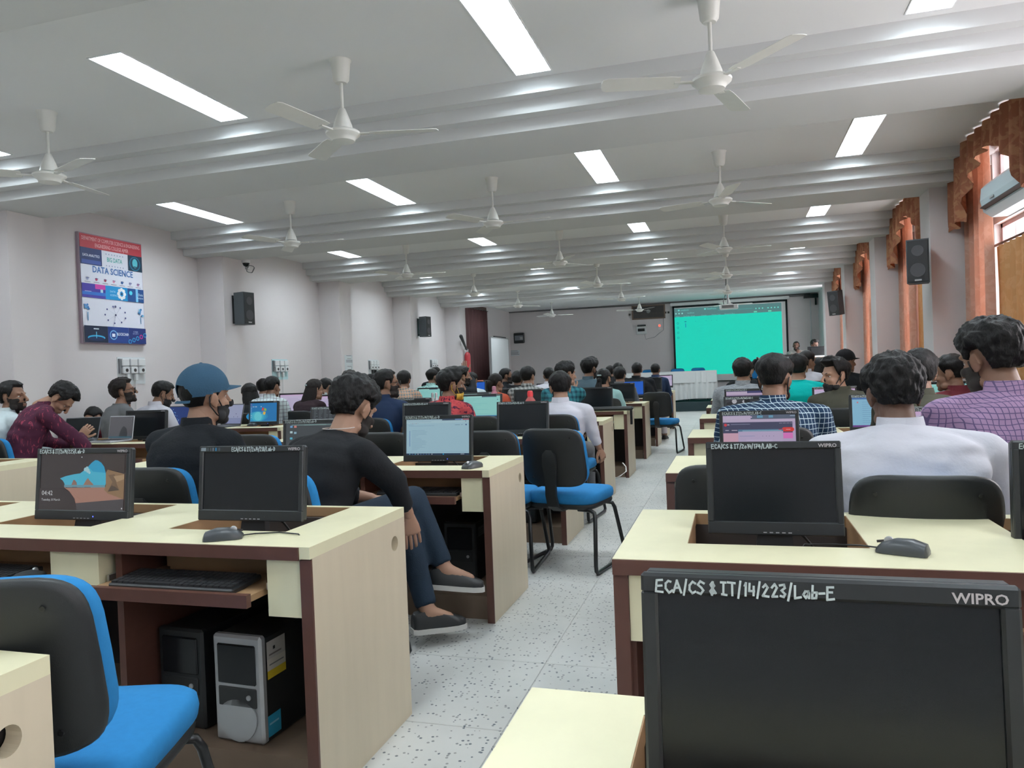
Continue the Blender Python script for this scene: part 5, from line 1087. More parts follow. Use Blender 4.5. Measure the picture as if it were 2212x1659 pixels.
def ico(n):
    import bmesh
    bm = bmesh.new(); bmesh.ops.create_icosphere(bm, subdivisions=n, radius=1); v = [x.co.copy() for x in bm.verts]; f = [tuple(w.index for w in q.verts) for q in bm.faces]; bm.free(); return v, f
ICO = {4: ico(4), 5: ico(5), 6: ico(6)}
HR = {}
def hair_mesh(style, lod, seed):
    """hair grown outward from the skull; below the hairline the shell sinks under the skin"""
    vs, fs = ICO[lod]; rk = lod
    if rk not in HR: HR[rk] = [head_r(d) for d in vs]
    S_ = dict(short=(.018, .011, .35, .003), medium=(.026, .015, .5, .004), messy=(.034, .019, .55, .0075), fade=(.030, .003, .15, .003), crop=(.009, .006, .3, .0015), bun=(.014, .013, .9, .002), long=(.018, .016, .9, .002), quiff=(.034, .012, .45, .005), bald=(.004, .003, .3, .001))[style]
    top, side, nape, amp = S_; off = Vector((seed*3.7, seed*1.3, seed*2.1)); out = []
    for d, r in zip(vs, HR[rk]):
        az = math.atan2(d.x, d.y); el = math.asin(max(-1, min(1, d.z))); a = abs(az)
        # hairline elevation as a function of azimuth: forehead, temple, sideburn, behind the ear, nape
        if a < .8: hl = .60-.06*math.cos(a*4)
        elif a < 1.15: hl = .62-(a-.8)/.35*.72
        elif a < 1.32: hl = -.12-.2*(a-1.15)/.17
        elif a < 1.42: hl = -.3+(a-1.32)/.1*.42
        elif a < 1.85: hl = .12
        elif a < 2.15: hl = .12-(a-1.85)/.3*.87
        else: hl = -.76-nape*.22
        if style in ('long', 'bun'): hl -= .1 if a > 1.3 else 0
        m = (el-hl)/(.12 if a < 1.9 else .2); m = max(0., min(1., m)); m = m*m*(3-2*m)
        w = max(0., min(1., (d.z+.15)/.75)); th = side+(top-side)*w*w*(3-2*w)
        if style == 'quiff': th += .03*max(0, d.y)*max(0, d.z)*2
        p = d*3.2+off; n1 = noise.noise(p*1.1); sw = .9*noise.noise(p*.8); n2 = noise.noise(Vector((p.x*2.4+sw, p.y*2.4-sw, p.z*1.1))); n3 = 1-abs(noise.noise(Vector((p.x*6.5+sw*3, p.y*3.2-sw*3, p.z*2.0))))*2
        th = th*(1+.25*n1)+amp*(1.0*n2+.25*n3)
        out.append(HC+d*(r*(1-.06*(1-m))+max(.0025, th)*m-.004*(1-m)))
    mb = [tuple(v) for v in out]; keep = fs
    return mb, list(keep)
def locks(kind, seed):
    """long hair, ponytail or bun built from joined strands"""
    b = MB(); rg = random.Random(seed)
    if kind == 'long':
        for i in range(26):
            a = -PI/2-1.45+2.9*i/25; x, y = .074*math.cos(a)*1.05, -.012+.098*math.sin(a)
            b.tube([(x*.9, y*.9, .04), (x*1.1, y*1.08, -.06), (x*1.12, y*1.12-.02, -.17), (x*1.05+rg.uniform(-.01, .01), y*.95-.045, -.30), (x*.8+rg.uniform(-.015, .015), y*.8-.055, -.40)], [.018, .02, .021, .018, .006], 8)
    if kind == 'pony':
        b.ell((0, -.118, -.02), (.034, .03, .036), 14, 9)
        for i in range(9):
            a = 2*PI*i/9; b.tube([(.015*math.cos(a), -.12, -.02+.015*math.sin(a)), (.03*math.cos(a), -.145+.01*math.sin(a), -.09), (.028*math.cos(a)+rg.uniform(-.01, .01), -.13+.015*math.sin(a), -.17), (.012*math.cos(a), -.12, -.225)], [.014, .017, .015, .004], 8)
    if kind == 'bun':
        b.ell((0, -.115, -.01), (.045, .035, .045), 16, 10); b.capsule((0, -.12, -.03), .03, (0, -.105, -.11), .028)
    return b
def shell(lo, off, mat_, name, M, both=False):
    """thin piece that follows the head surface where lo(v, normal) holds"""
    if 'n' not in HR:
        me = bpy.data.meshes.new('n'); me.from_pydata([tuple(v) for v in HV], [], HF); me.update(); HR['n'] = [v.normal.copy() for v in me.vertices]; bpy.data.meshes.remove(me)
    N = HR['n']; ok = [lo(Vector(v)) for v in HV]; fs = [f for f in HF if all(ok[i] for i in f)]; ids = sorted({i for f in fs for i in f}); mp = {i: k for k, i in enumerate(ids)}; n = len(ids)
    v1 = [M @ (Vector(HV[i])+N[i]*off) for i in ids]; v0 = [M @ (Vector(HV[i])-N[i]*.002) for i in ids]; F = [tuple(mp[i] for i in f) for f in fs]; ed = {}
    for f in F:
        for a, b in zip(f, f[1:]+f[:1]): ed[(a, b)] = 1
    rim = [(a, b) for a, b in ed if (b, a) not in ed]
    return np_mesh(name, v1+v0, F+[tuple(n+i for i in f[::-1]) for f in F]+[(b, a, n+a, n+b) for a, b in rim], mat_, None, 50)
def finger_chain(b, base, d, nrm, L, r, curl, mi=0):
    pts = [Vector(base)]; a = 0; side = d.cross(nrm).normalized()
    for k, q in enumerate((.42, .32, .26)):
        a += curl*(.55, 1., .8)[k]; dd = d*math.cos(a)-nrm*math.sin(a); pts.append(pts[-1]+dd*L*q)
    pts.append(pts[-1]+(pts[-1]-pts[-2]).normalized()*r*.7)
    b.tube(pts, [r*1.05, r, r*.95, r*.85, r*.35], 8, mi)
def hand(b, wrist, d, nrm, thumb=1, curl=.5, k=1.0, mi=0):
    """palm and five fingers; d = pointing direction, nrm = back of the hand, thumb = side of the thumb (+1: d x nrm)"""
    d = Vector(d).normalized(); nrm = Vector(nrm); nrm = (nrm-d*nrm.dot(d)).normalized(); s = d.cross(nrm)*thumb; w = Vector(wrist)
    b.rings([[w+d*z*k+s*(x*q+dx)*k+nrm*y*p*k for x, y in [(math.cos(t), math.sin(t)) for t in np.linspace(0, 2*PI, 12, endpoint=False)]] for z, q, p, dx in ((-.012, .022, .018, 0), (.012, .028, .017, 0), (.05, .040, .015, .002), (.083, .041, .012, 0), (.092, .035, .008, 0))], mi)
    for x, L, r in ((.030, .072, .0088), (.0105, .080, .009), (-.0095, .074, .0086), (-.0285, .058, .0076)): finger_chain(b, w+d*.084*k+s*x*k, (d+s*x*2.2).normalized(), nrm, L*k, r*k, curl, mi)
    t0 = w+d*.022*k+s*.026*k; td = (d*.62+s*.72-nrm*.25).normalized(); t1 = t0+td*.038*k; t2 = t1+(td*.75+d*.5).normalized()*.032*k; t3 = t2+(d*.85+td*.3-nrm*.2*curl).normalized()*.024*k
    b.tube([t0, t1, t2, t3, t3+(t3-t2).normalized()*.006], [.014*k, .0115*k, .0102*k, .009*k, .004*k], 8, mi)
def torso_rings(hip, nk, right, fwd, g=0, bw=1.0, low=0.0):
    rs = []; up = (nk-hip); L = up.length; up = up/L; f2 = (fwd-up*fwd.dot(up)).normalized()
    for t, w, d, o in ((-.16, .14, .11, .02), (-.04, .168, .125, .01), (.10, .165, .122, .0), (.28, .155, .112, -.012), (.5, .172, .118, -.03), (.68, .185, .118, -.034), (.82, .178, .105, -.028), (.91, .135, .085, -.018), (.97, .085, .068, -.006), (1.03, .06, .058, .004)):
        if t < low: continue
        w = (w*bw+g); d = d+g*.9; c = hip+up*(L*t)+f2*o
        rs.append([c+right*(math.copysign(abs(math.cos(a))**.85, math.cos(a))*w)+f2*(math.copysign(abs(math.sin(a))**.85, math.sin(a))*d) for a in np.linspace(0, 2*PI, 28, endpoint=False)])
    return rs
PEOPLE = []
def person(label, hp, Y, yaw=0, hyaw=None, pitch=0, roll=0, lean=.10, side=0, bw=1.0, shw=.185, shirt=C_white, sleeve=1.0, trousers=C_trs, hair='short', hmat=None, skin=1, lod=4, beard=0, mask=None, chin_mask=False, glasses=0, collar=True, arms=None, sc=1.0, seat=.485, cap=None, legs=None, shoes=True, vox=.016, stand=False, extra=None, curl=.5, clip=None, hairkind=None, crew=None, wr=.006, hem=None):
    """hp: head centre as a photograph pixel (with Y its depth) or a world point; yaw: way the body faces, positive towards the poster wall"""
    Hc = at(hp[0], hp[1], Y=Y) if len(hp) == 2 else Vector(hp)
    yw = math.radians(yaw); hy = math.radians(yaw if hyaw is None else hyaw); pt = math.radians(pitch)
    HM = T(*Hc) @ Rz(hy) @ Rx(-pt) @ Ry(math.radians(roll)) @ Matrix.Diagonal((sc, sc, sc, 1))
    nk_top = HM @ Vector((0, -.032, -.095)); fwd = Vector((-math.sin(yw), math.cos(yw), 0)); right = Vector((math.cos(yw), math.sin(yw), 0))
    nk = nk_top-fwd*.025-Vector((0, 0, .035))
    hip = Vector((nk.x, nk.y, 0))-fwd*lean-right*side; hip.z = seat+.085 if not stand else .95
    b = MB(); b.rings(torso_rings(hip, nk, right, fwd, -.004, bw)); b.capsule(nk-Vector((0, 0, .03)), .062, HM @ Vector((0, -.022, -.05)), .052*sc, 16)
    up = (nk-hip).normalized(); sh = [nk-up*.075+right*(s*shw*bw)-fwd*.012 for s in (-1, 1)]
    s_ = MB(); s_.rings(torso_rings(hip, nk, right, fwd, .011, bw, -.2)); A = arms or {}; hb = MB(); cuffs = []
    for k, s in enumerate((-1, 1)):
        side_n = 'LR'[k]; a = A.get(side_n)
        if a is None: el = sh[k]+right*(s*.055)+fwd*.10-Vector((0, 0, .25)); wr_ = el+fwd*.17-right*(s*.09)+Vector((0, 0, -.02)); wr_.z = max(wr_.z, seat+.17); hd = (wr_-el).normalized(); hn = Vector((0, 0, 1)); cu = curl
        else: el, wr_, hd, hn, cu = [Vector(x) if not isinstance(x, (int, float)) else x for x in a]
        for q in (b,):
            q.capsule(nk-up*.03+right*(s*.06), .05, sh[k], .058, 14); q.capsule(sh[k], .056, el, .042, 14); q.capsule(el, .042, wr_, .027, 14)
        s_.capsule(nk-up*.035+right*(s*.065), .055, sh[k], .068, 14)
        if sleeve <= .55:
            e2 = sh[k].lerp(el, .35+sleeve); s_.capsule(sh[k], .069, e2, .062, 16, 0, False, True)
        else:
            s_.capsule(sh[k], .068, el, .056, 14); e2 = el.lerp(wr_, min(1, (sleeve-.55)/.45*.93+.02)); s_.capsule(el, .056, e2, .043, 14, 0, False, True); cuffs.append((e2, (wr_-el).normalized()))
        hand(hb, wr_, hd, hn, s if a is None else (a[5] if False else s), cu, .98)
    # legs
    thighs = []
    for k, s in enumerate((-1, 1)):
        h0 = hip+right*(s*.085)-Vector((0, 0, .005))
        if stand: kn = h0+fwd*.02-Vector((0, 0, .44)); an = kn-fwd*.03-Vector((0, 0, .42)); 
        else: kn = h0+fwd*.40+right*(s*.03)-Vector((0, 0, .03)); an = Vector((kn.x, kn.y, .085))+fwd*.03
        toe = fwd
        if legs and 'LR'[k] in legs: kn, an, toe = [Vector(x) for x in legs['LR'[k]]]
        b.capsule(h0, .082, kn, .056, 16); b.capsule(kn, .055, an, .036, 16); thighs.append((h0, kn, an, toe))
        b.capsule(an, .036, an+toe*.12-Vector((0, 0, .035)), .03, 12)
    v, f = remesh(b, vox, 3)
    org = Vector((hip.x, hip.y, 0)); V = [Vector(x)-org for x in v]; F = list(f); MI = [0]*len(F)
    hv, hf = (HV, HF) if lod > 4 else (HVl, HFl)
    def app(vs, fs, mi): o = len(V); V.extend(vs); F.extend(tuple(i+o for i in q) for q in fs); MI.extend(mi if isinstance(mi, list) else [mi]*len(fs))
    app([HM @ Vector(x)-org for x in hv], hf, 0); app([HM @ Vector(x)-org for x in FB.v], FB.f, FB.m); app([Vector(x)-org for x in hb.v], hb.f, 0)
    body = obj('person', np_mesh('person', V, F, [SKIN[skin], m_eye, m_iris, m_hair, m_lip], MI, 70)); body.location = org; tag(body, label, 'person', 'people in the computer room')
    HL = T(*-org) @ HM
    # shirt with folds
    v, f = remesh(s_, vox*.85, 4); out = []
    for x in v:
        p = Vector(x)-org; q = Vector(x); n1 = noise.noise(Vector((q.x*7, q.y*7, q.z*15))+Vector((len(PEOPLE)*5.1, 0, 0))); n2 = noise.noise(Vector((q.x*16, q.y*16, q.z*26)))
        c = hip.lerp(nk, max(0, min(1, (q-hip).dot(up)/((nk-hip).length)))); dv = (q-c); dv = dv.normalized() if dv.length > 1e-4 else dv; out.append(p+dv*(wr*n1+wr*.5*n2))
    sh_o = obj('shirt', np_mesh('shirt', out, f, shirt, None, 70), None, body)
    if collar:
        cb = MB(); rs = []
        for i in range(29):
            a = -PI/2+2*PI*(i/28); r_ = .071; c = nk+Vector((0, 0, .005))-fwd*.002; dr = right*math.cos(a)*r_+fwd*math.sin(a)*(r_*.98); fr = max(0, math.sin(a)); hgt = .045-.03*fr
            b0 = c+dr*1.14-Vector((0, 0, .028+.03*fr))+up*0; t0 = c+dr*.98+up*hgt; t1 = c+dr*.88+up*hgt; b1 = c+dr*.9-Vector((0, 0, .02)); rs.append([b0-org, t0-org, t1-org, b1-org])
        obj('collar', cb.rings(rs, 0, True, True), shirt, body, 60)
    elif crew:
        obj('neckband', MB().tube([nk-org+up*.012+right*math.cos(a)*.07+fwd*math.sin(a)*.068-Vector((0, 0, .012*max(0, math.sin(a)))) for a in np.linspace(0, 2*PI, 25)], .008, 8), crew, body, 60)
    # trousers and shoes
    t_ = MB(); t_.ell(hip-Vector((0, 0, .0)), (.165*bw, .15, .10), 18, 10, 0, Rz(yw))
    for h0, kn, an, toe in thighs: t_.capsule(h0, .092, kn, .066, 16); t_.capsule(kn, .065, an+(kn-an).normalized()*.03, .05, 16, 0, False, True)
    v, f = remesh(t_, vox, 3); obj('trousers', np_mesh('trousers', [Vector(x)-org for x in v], f, trousers, None, 70), None, body)
    if shoes:
        for h0, kn, an, toe in thighs:
            sm_ = MB(); c = an-org; c = c-Vector((0, 0, .05)); tr = toe.normalized(); M = Matrix.Translation(c) @ Matrix((( tr.y, tr.x, 0, 0), (-tr.x, tr.y, 0, 0), (0, tr.z, 1, 0), (0, 0, 0, 1)))
            sm_.rings([[M @ Vector((x*w, y, z*h-.02)) for x, z in ((-1, 0), (-1, .5), (-.6, 1), (.6, 1), (1, .5), (1, 0))] for y, w, h in ((-.075, .025, .06), (-.06, .036, .075), (.0, .038, .085), (.07, .044, .062), (.13, .044, .045), (.165, .032, .035), (.178, .015, .028))])
            so = obj('shoe', sm_, m_blackpl, body, 50); so_ = MB(); so_.rings([[M @ Vector((x*w, y, z)) for x, z in ((-1, -.035), (-1, -.012), (1, -.012), (1, -.035))] for y, w in ((-.08, .028), (-.06, .04), (0, .042), (.07, .048), (.13, .047), (.168, .034), (.182, .016))]); obj('sole', so_, mat('white_sole', (.55, .54, .51), .6), so, 50)
    # hair, beard, mask, glasses, cap
    hm = hmat or m_hair; lodh = lod
    if hair:
        v, f = hair_mesh(hair, lodh, len(PEOPLE)+1); ho = obj('hair', np_mesh('hair', [HL @ Vector(x) for x in v], f, hm, None, 80), None, body)
        if hairkind: k_ = locks(hairkind, len(PEOPLE)); kk = MB(); kk.v = [tuple(HL @ Vector(x)) for x in k_.v]; kk.f = k_.f; kk.m = k_.m; kk.c = k_.c; obj('hair_length', kk, hm, ho, 60)
        if clip: obj('hair_clip', MB().box((-.03, -.128, .035), (.03, -.112, .052), M=HL, bev=.006), mat('pale_hair_clip', (.55, .7, .7), .3), ho)
    if beard: obj('beard', shell(lambda p: p.z < -.018+(abs(p.x)-.05)*.4 and p.z > -.135 and (p.y > .0) and not (abs(p.x) < .021 and -.083 < p.z < -.06) and (p.z < -.05 or abs(p.x) > .048) and p.y < .099, .003*beard, m_beard, 'beard', HL), None, body)
    if mask:
        mm, dz = mask, (-.05 if chin_mask else 0); zt_ = -.022+dz*.55
        mo = obj('face_mask', shell(lambda p: -.125 < p.z < zt_-.02*abs(p.x)/.07 and p.y > .012 and abs(p.x) < .068, .006, mm, 'face_mask', HL), None, body)
        for s in (-1, 1): obj('ear_loop', MB().tube([HL @ Vector(q) for q in ((s*.062, .035, -.045+dz*.3), (s*.077, .012, -.015), (s*.083, -.008, .022), (s*.083, -.034, .002), (s*.076, -.03, -.035), (s*.066, .005, -.075), (s*.058, .03, -.095))], .0032, 6), mm, mo, 60)
    if glasses:
        gl = MB(); ring = lambda s: [HL @ Vector((s*.034+.024*math.cos(a), .108-.006*abs(math.cos(a)), -.001+.019*math.sin(a))) for a in np.linspace(0, 2*PI, 17)]
        g0 = obj('spectacles', gl.tube(ring(-1), .0022, 6).tube(ring(1), .0022, 6).tube([HL @ Vector(q) for q in ((-.011, .108, .002), (.011, .108, .002))], .002, 6), m_tube, body, 60)
        for s in (-1, 1):
            obj('temple', MB().tube([HL @ Vector(q) for q in ((s*.058, .102, .005), (s*.078, .04, .01), (s*.083, -.012, .014), (s*.08, -.03, -.005))], .002, 6), m_tube, g0, 60)
            obj('lens', MB().poly([(.022*math.cos(a), .017*math.sin(a)) for a in np.linspace(0, 2*PI, 16, endpoint=False)], .0012, M=HL@T(s*.034, .106, -.001)@Rx(PI/2)), m_glass, g0)
    if cap:
        cm, brim = cap; cv = []; vs, fs = ICO[5]; keep = []
        if 5 not in HR: HR[5] = [head_r(d) for d in vs]
        zcut = lambda d: .30-.22*(-d.y) if True else 0
        arch = lambda d: d.y < -.55 and (abs(d.x)/.5)**2+((d.z+.12)/.42)**2 < 1
        ok = [d.z > -.06+.16*d.y and not arch(d) for d in vs]
        for d, r in zip(vs, HR[5]): cv.append(HC+Vector((d.x*1.06, d.y*1.03, d.z*1.08))*(r+.012+.012*max(0, d.z)))
        fs2 = [q for q in fs if all(ok[i] for i in q)]; ids = sorted({i for q in fs2 for i in q}); mp = {i: k for k, i in enumerate(ids)}; n = len(ids)
        fo = [tuple(mp[i] for i in q) for q in fs2]; vo = [HL @ cv[i] for i in ids]+[HL @ (HC+(cv[i]-HC)*.97) for i in ids]; ed = {(a, b_) for q in fo for a, b_ in zip(q, q[1:]+q[:1])}; rim = [(a, b_) for a, b_ in ed if (b_, a) not in ed]
        co = obj('cap', np_mesh('cap', vo, fo+[tuple(n+i for i in q[::-1]) for q in fo]+[(b_, a, n+a, n+b_) for a, b_ in rim], cm, None, 60), None, body)
        if brim:
            br = MB(); rs = []
            for i in range(15):
                a = -1.05+2.1*i/14; x = math.sin(a); y = math.cos(a); r0 = Vector((x*.083, -.012+y*.103, .045-.012*x*x)); r1 = Vector((x*.088, -.012+y*(.103+.085*max(0, 1-abs(a)/1.15)**.5), .036-.016*x*x)); rs.append([HL @ (r0+Vector((0, 0, .004))), HL @ (r1+Vector((0, 0, .003))), HL @ r1, HL @ r0])
            obj('brim', br.rings(rs), cm, co, 50); obj('button', MB().ell((0, -.012, .147), (.008, .008, .005), 10, 6).mesh('button', cm), None, co).matrix_local = HL
        obj('back_strap', MB().tube([HL @ Vector((.089*math.sin(a), -.012-.115*math.cos(a), -.012)) for a in np.linspace(-.62, .62, 9)], .009, 8, 0, .35), cm, co, 60)
    if extra: extra(body, org, HL, hip, nk, right, fwd)
    PEOPLE.append(body); return body, hip, yw
def seated(label, hp, Y, chair_label=None, crot=None, cy=None, **k):
    b, hip, yw = person(label, hp, Y, **k)
    if chair_label:
        f = Vector((-math.sin(yw), math.cos(yw), 0)) if crot is None else Vector((-math.sin(math.radians(crot)), math.cos(math.radians(crot)), 0))
        c = hip+f*.06; chair(c.x, c.y if cy is None else cy, math.degrees(yw) if crot is None else crot, chair_label)
    return b
V3 = Vector
# --- second gap: the row just behind the nearest desks
p7h = at(766, 884, Y=2.98)
kx = at(893, 1078, Y=3.28); f1 = at(985, 1262, Y=3.22); f0_ = at(912, 1345, Y=3.12)
def chain_(body, org, HL, hip, nk, right, fwd):
    obj('neck_thread', MB().tube([nk-org+Vector((0, 0, .038))+right*math.cos(a)*.069+fwd*math.sin(a)*.069 for a in np.linspace(0, 2*PI, 25)], .0022, 6), mat('white_thread', (.6, .55, .52), .6), body, 60)
hd7 = at(880, 1100, Y=2.93)
seated('curly haired man in black tee and jeans, legs crossed, arm hanging beside the desk', p7h, 0, 'blue backed chair under the man in the black tee', -14, None, yaw=-22, hyaw=-16, pitch=24, lean=.20, shw=.19, bw=1.08, shirt=C_tee, sleeve=.92, trousers=C_jean, hair='messy', skin=0, lod=6, beard=1, collar=False, crew=C_tee, vox=.012, wr=.007, sc=1.06, extra=chain_,
  arms={'R': (at(850, 1040, Y=2.86), at(882, 1112, Y=2.96), V3((.12, .12, -1)), V3((.6, -.8, 0)), .25), 'L': (V3((-1.86, 2.95, .74)), V3((-1.62, 3.12, .66)), V3((.8, .5, -.1)), V3((0, 0, 1)), .4)},
  legs={'R': (kx, at(962, 1232, Y=3.24), V3((.85, .35, -.12))), 'L': (V3((-1.50, 3.20, .52)), at(925, 1338, Y=3.10)+V3((0, 0, .03)), V3((.60, .55, -.05)))})
m_cap = cl('blue_cap_cloth', (.035, .085, .14), .5, 160)
seated('man in a blue baseball cap, black mask and black shirt', (445, 858), 3.0, 'black chair back in front of the capped man', 0, 2.86, yaw=-8, hyaw=-20, pitch=-2, lean=.06, bw=1.12, shw=.195, shirt=C_black, sleeve=1.0, hair='crop', skin=0, lod=6, mask=m_maskb, cap=(m_cap, True), vox=.012, sc=1.1, wr=.009)
chair(-2.83, 2.88, 3, 'blue chair whose edge shows right of the beach lock screen')
seated('broad man in a white collared shirt seated behind the blank LAB-C monitor', (1930, 852), 2.80, 'blue rimmed chair back below the broad white shirt', -3, None, yaw=4, hyaw=4, pitch=12, lean=.13, bw=1.2, shw=.2, shirt=C_white, hair='messy', skin=2, lod=6, vox=.012, sc=.97, wr=.013)
chair(.0, 2.9, -2, 'black empty chair behind the blank LAB-C monitor on the aisle')
seated('bearded man in a lilac checked shirt at the right border', (2138, 776), 3.14, 'dark chair under the lilac checked shirt', 0, None, yaw=4, hyaw=32, pitch=12, lean=.05, bw=1.12, shw=.195, shirt=C_purple, sleeve=.5, hair='messy', skin=1, lod=6, beard=1.6, vox=.012, sc=1.06, wr=.012)
# --- third gap
seated('man in a white shirt with grey trousers gripping the seat of his chair', (1210, 838), 6.12, 'blue and black chair of the white shirted man on the aisle', -6, None, yaw=-4, hyaw=20, pitch=10, lean=.02, bw=1.12, shw=.195, shirt=C_white, sleeve=.93, trousers=C_grey, hair='medium', skin=0, lod=5, vox=.013, beard=.8, sc=1.02, wr=.009,
  arms={'R': (at(1276, 922, Y=6.05), at(1294, 968, Y=6.12), V3((.35, .25, -.9)), V3((.8, -.5, .3)), .9)})
seated('man in a red floral shirt with a yellow mask below his chin', (976, 833), 6.15, 'black chair back between the floral shirt and the dark monitor', -10, None, yaw=-14, hyaw=-48, pitch=0, lean=.06, bw=1.08, shw=.19, shirt=C_red, sleeve=.5, hair='quiff', skin=1, lod=5, beard=1.5, mask=m_masky, chin_mask=True, vox=.013, sc=1.08, wr=.008)
seated('man with spectacles in a navy shirt beside the floral shirt', (836, 830), 6.2, 'black chair back of the navy shirted man', -6, None, yaw=-8, hyaw=-46, pitch=-3, lean=.06, bw=1.12, shw=.195, shirt=C_navy, hair='short', skin=1, lod=5, beard=1.5, glasses=1, vox=.013, sc=1.08)
seated('man in a pale grey shirt at the left border, face in profile', (28, 858), 4.75, None, yaw=-18, hyaw=-70, pitch=-4, lean=.1, bw=1.1, shw=.195, shirt=C_white2, hair='medium', skin=1, lod=5, beard=1.4, vox=.013, sc=1.0, wr=.012)
seated('man in a streaked maroon shirt bowing his head beside a tilted laptop', (132, 862), 4.85, 'black chair back at the left below the maroon shirt', -8, 4.62, yaw=-30, hyaw=-62, pitch=58, lean=.24, bw=1.1, shw=.19, shirt=C_leaf, hair='messy', skin=0, lod=5, vox=.013, collar=True, wr=.012,
  arms={'R': (at(180, 962, Y=4.85), at(172, 942, Y=5.12), V3((.5, .45, .62)), V3((.7, -.7, .1)), .8)})
seated('man in a dark shirt bending forward in red and black plaid, head hidden', (200, 905), 6.35, None, yaw=15, hyaw=10, pitch=60, lean=.25, shirt=C_plred, hair='short', skin=1, lod=4)
seated('man with spectacles in a grey shirt striped yellow and white at the sleeve', (268, 846), 6.1, None, yaw=-25, hyaw=-52, pitch=-12, lean=.05, shirt=C_grey, hair='messy', hmat=m_hair2, skin=1, lod=5, beard=1.4, glasses=1, collar=False, crew=C_grey, sleeve=.5, vox=.014, sc=1.0,
  extra=lambda body, org, HL, hip, nk, right, fwd: [obj('sleeve_stripe', MB().lathe([(.0745-.003*i, 0), (.0745-.003*i, .022)], 18, M=Matrix.Translation(nk-org+right*-.2-Vector((0, 0, .20+.026*i)))), mat('stripe_%d' % i, c, .85), body, 60) for i, c in enumerate(((.62, .55, .10), (.55, .6, .65), (.45, .55, .66)))])
seated('man in a white shirt with a black mask and a black visor band', (353, 852), 6.5, None, yaw=-12, hyaw=-38, pitch=18, lean=.06, shirt=C_white, hair='medium', skin=1, lod=5, mask=m_maskb, vox=.014, sc=1.02)
seated('woman in black with loose black hair and a black mask facing the poster wall', (538, 851), 7.75, 'black chair back beside the blue flag desktop', 0, None, yaw=38, hyaw=62, pitch=6, lean=.08, bw=.9, shirt=C_black, hair='long', hairkind='long', skin=0, lod=5, mask=m_maskb, collar=False, vox=.014)
seated('man in a white shirt with dark window checks', (589, 836), 7.75, 'black chair back beside the text console monitor', -10, None, yaw=-4, hyaw=-6, pitch=4, lean=.05, bw=1.05, shirt=C_whchk, hair='short', skin=1, lod=5, vox=.014, wr=.007)
seated('man in white mostly hidden behind the window checked shirt', (570, 838), 9.3, None, yaw=0, hyaw=10, lean=.08, shirt=C_white, hair='medium', skin=1, lod=4)
seated('woman in a dark brown top with a pale hair clip and long hair', (681, 842), 8.0, 'black chair back under the long haired woman', 0, None, yaw=-10, hyaw=-38, pitch=8, lean=.08, bw=.92, shirt=cl('dark_brown_top', (.03, .018, .022)), hair='long', hairkind='long', hmat=m_hair2, skin=0, lod=5, clip=True, collar=False, vox=.014)
seated('person with black hair reading beside the long haired woman', (704, 838), 9.4, None, yaw=-4, hyaw=-10, pitch=22, lean=.1, shirt=C_white2, hair='medium', skin=0, lod=4)
seated('person whose bushy hair rises behind the curly haired man', (757, 826), 7.9, None, yaw=-5, hyaw=5, pitch=4, lean=.08, shirt=C_trs, hair='messy', hmat=m_hair2, skin=1, lod=5)
seated('person with a round dark head just right of the bushy haired one', (786, 826), 9.55, None, yaw=-5, hyaw=-10, lean=.08, shirt=C_black, hair='short', hmat=m_hair2, skin=1, lod=4)
seated('woman in black in profile left of the navy shirted man', (803, 828), 9.4, None, yaw=-20, hyaw=-50, pitch=10, lean=.08, shirt=C_black, hair='long', skin=0, lod=4, collar=False, hairkind='bun')
seated('man in an orange, white and dark checked shirt leaning to the right', (873, 822), 9.2, None, yaw=-8, hyaw=12, lean=.02, side=-.14, bw=1.05, shirt=C_orchk, hair='medium', skin=1, lod=4, mask=None)
seated('man in a mint printed shirt with a black mask near the pillar', (935, 816), 10.9, None, yaw=-6, hyaw=-25, lean=.06, shirt=C_ltgrn, hair='fade', skin=1, lod=4, mask=m_maskb)
seated('person half hidden behind the mint printed shirt', (942, 808), 12.5, None, yaw=0, hyaw=-10, lean=.06, shirt=C_black, hair='short', skin=1, lod=4)
seated('man raising a hand to his hair behind the red floral shirt', (1000, 815), 8.9, None, yaw=-10, hyaw=-52, pitch=-4, lean=.06, shirt=C_black, hair='messy', skin=0, lod=4, beard=1.2, arms={'R': (at(1018, 822, Y=9.2), at(1006, 806, Y=9.12), V3((-.15, 0, .95)), V3((0, -1, 0)), .15)})
seated('person with dark hair behind the man raising a hand', (1020, 822), 10.9, None, yaw=0, hyaw=0, lean=.06, shirt=C_white2, hair='short', skin=1, lod=4)
seated('woman in an orange top with dark tied hair', (1072, 828), 9.1, None, yaw=-8, hyaw=-30, pitch=4, lean=.06, bw=.9, shirt=C_orange, hair='bun', hmat=m_hair2, hairkind='bun', skin=1, lod=5, collar=False, sleeve=.5)
seated('man in black seen in profile before the white board', (1094, 813), 11.3, None, yaw=-30, hyaw=-62, lean=.06, shirt=C_black, hair='short', skin=1, lod=4, beard=1.3)
seated('person with a round dark head left of the grey check shirt', (1119, 820), 11.0, None, yaw=-5, hyaw=-5, lean=.06, shirt=C_trs, hair='medium', skin=1, lod=4)
seated('man in a grey and black check shirt with thick straight hair', (1141, 814), 9.2, None, yaw=-4, hyaw=-14, lean=.05, bw=1.02, shirt=C_gychk, hair='medium', skin=0, lod=5)
seated('person in white hidden behind the white shirted man', (1186, 812), 11.0, None, yaw=0, hyaw=15, lean=.05, shirt=C_white, hair='short', skin=1, lod=4)
seated('man in a teal check shirt holding his hand to his chin', (1224, 809), 7.7, None, yaw=-10, hyaw=-42, lean=.04, shirt=C_tlchk, hair='messy', skin=0, lod=5, arms={'R': (at(1246, 862, Y=7.9), at(1238, 842, Y=8.0), V3((-.2, .2, .9)), V3((.5, -.8, 0)), .7)})
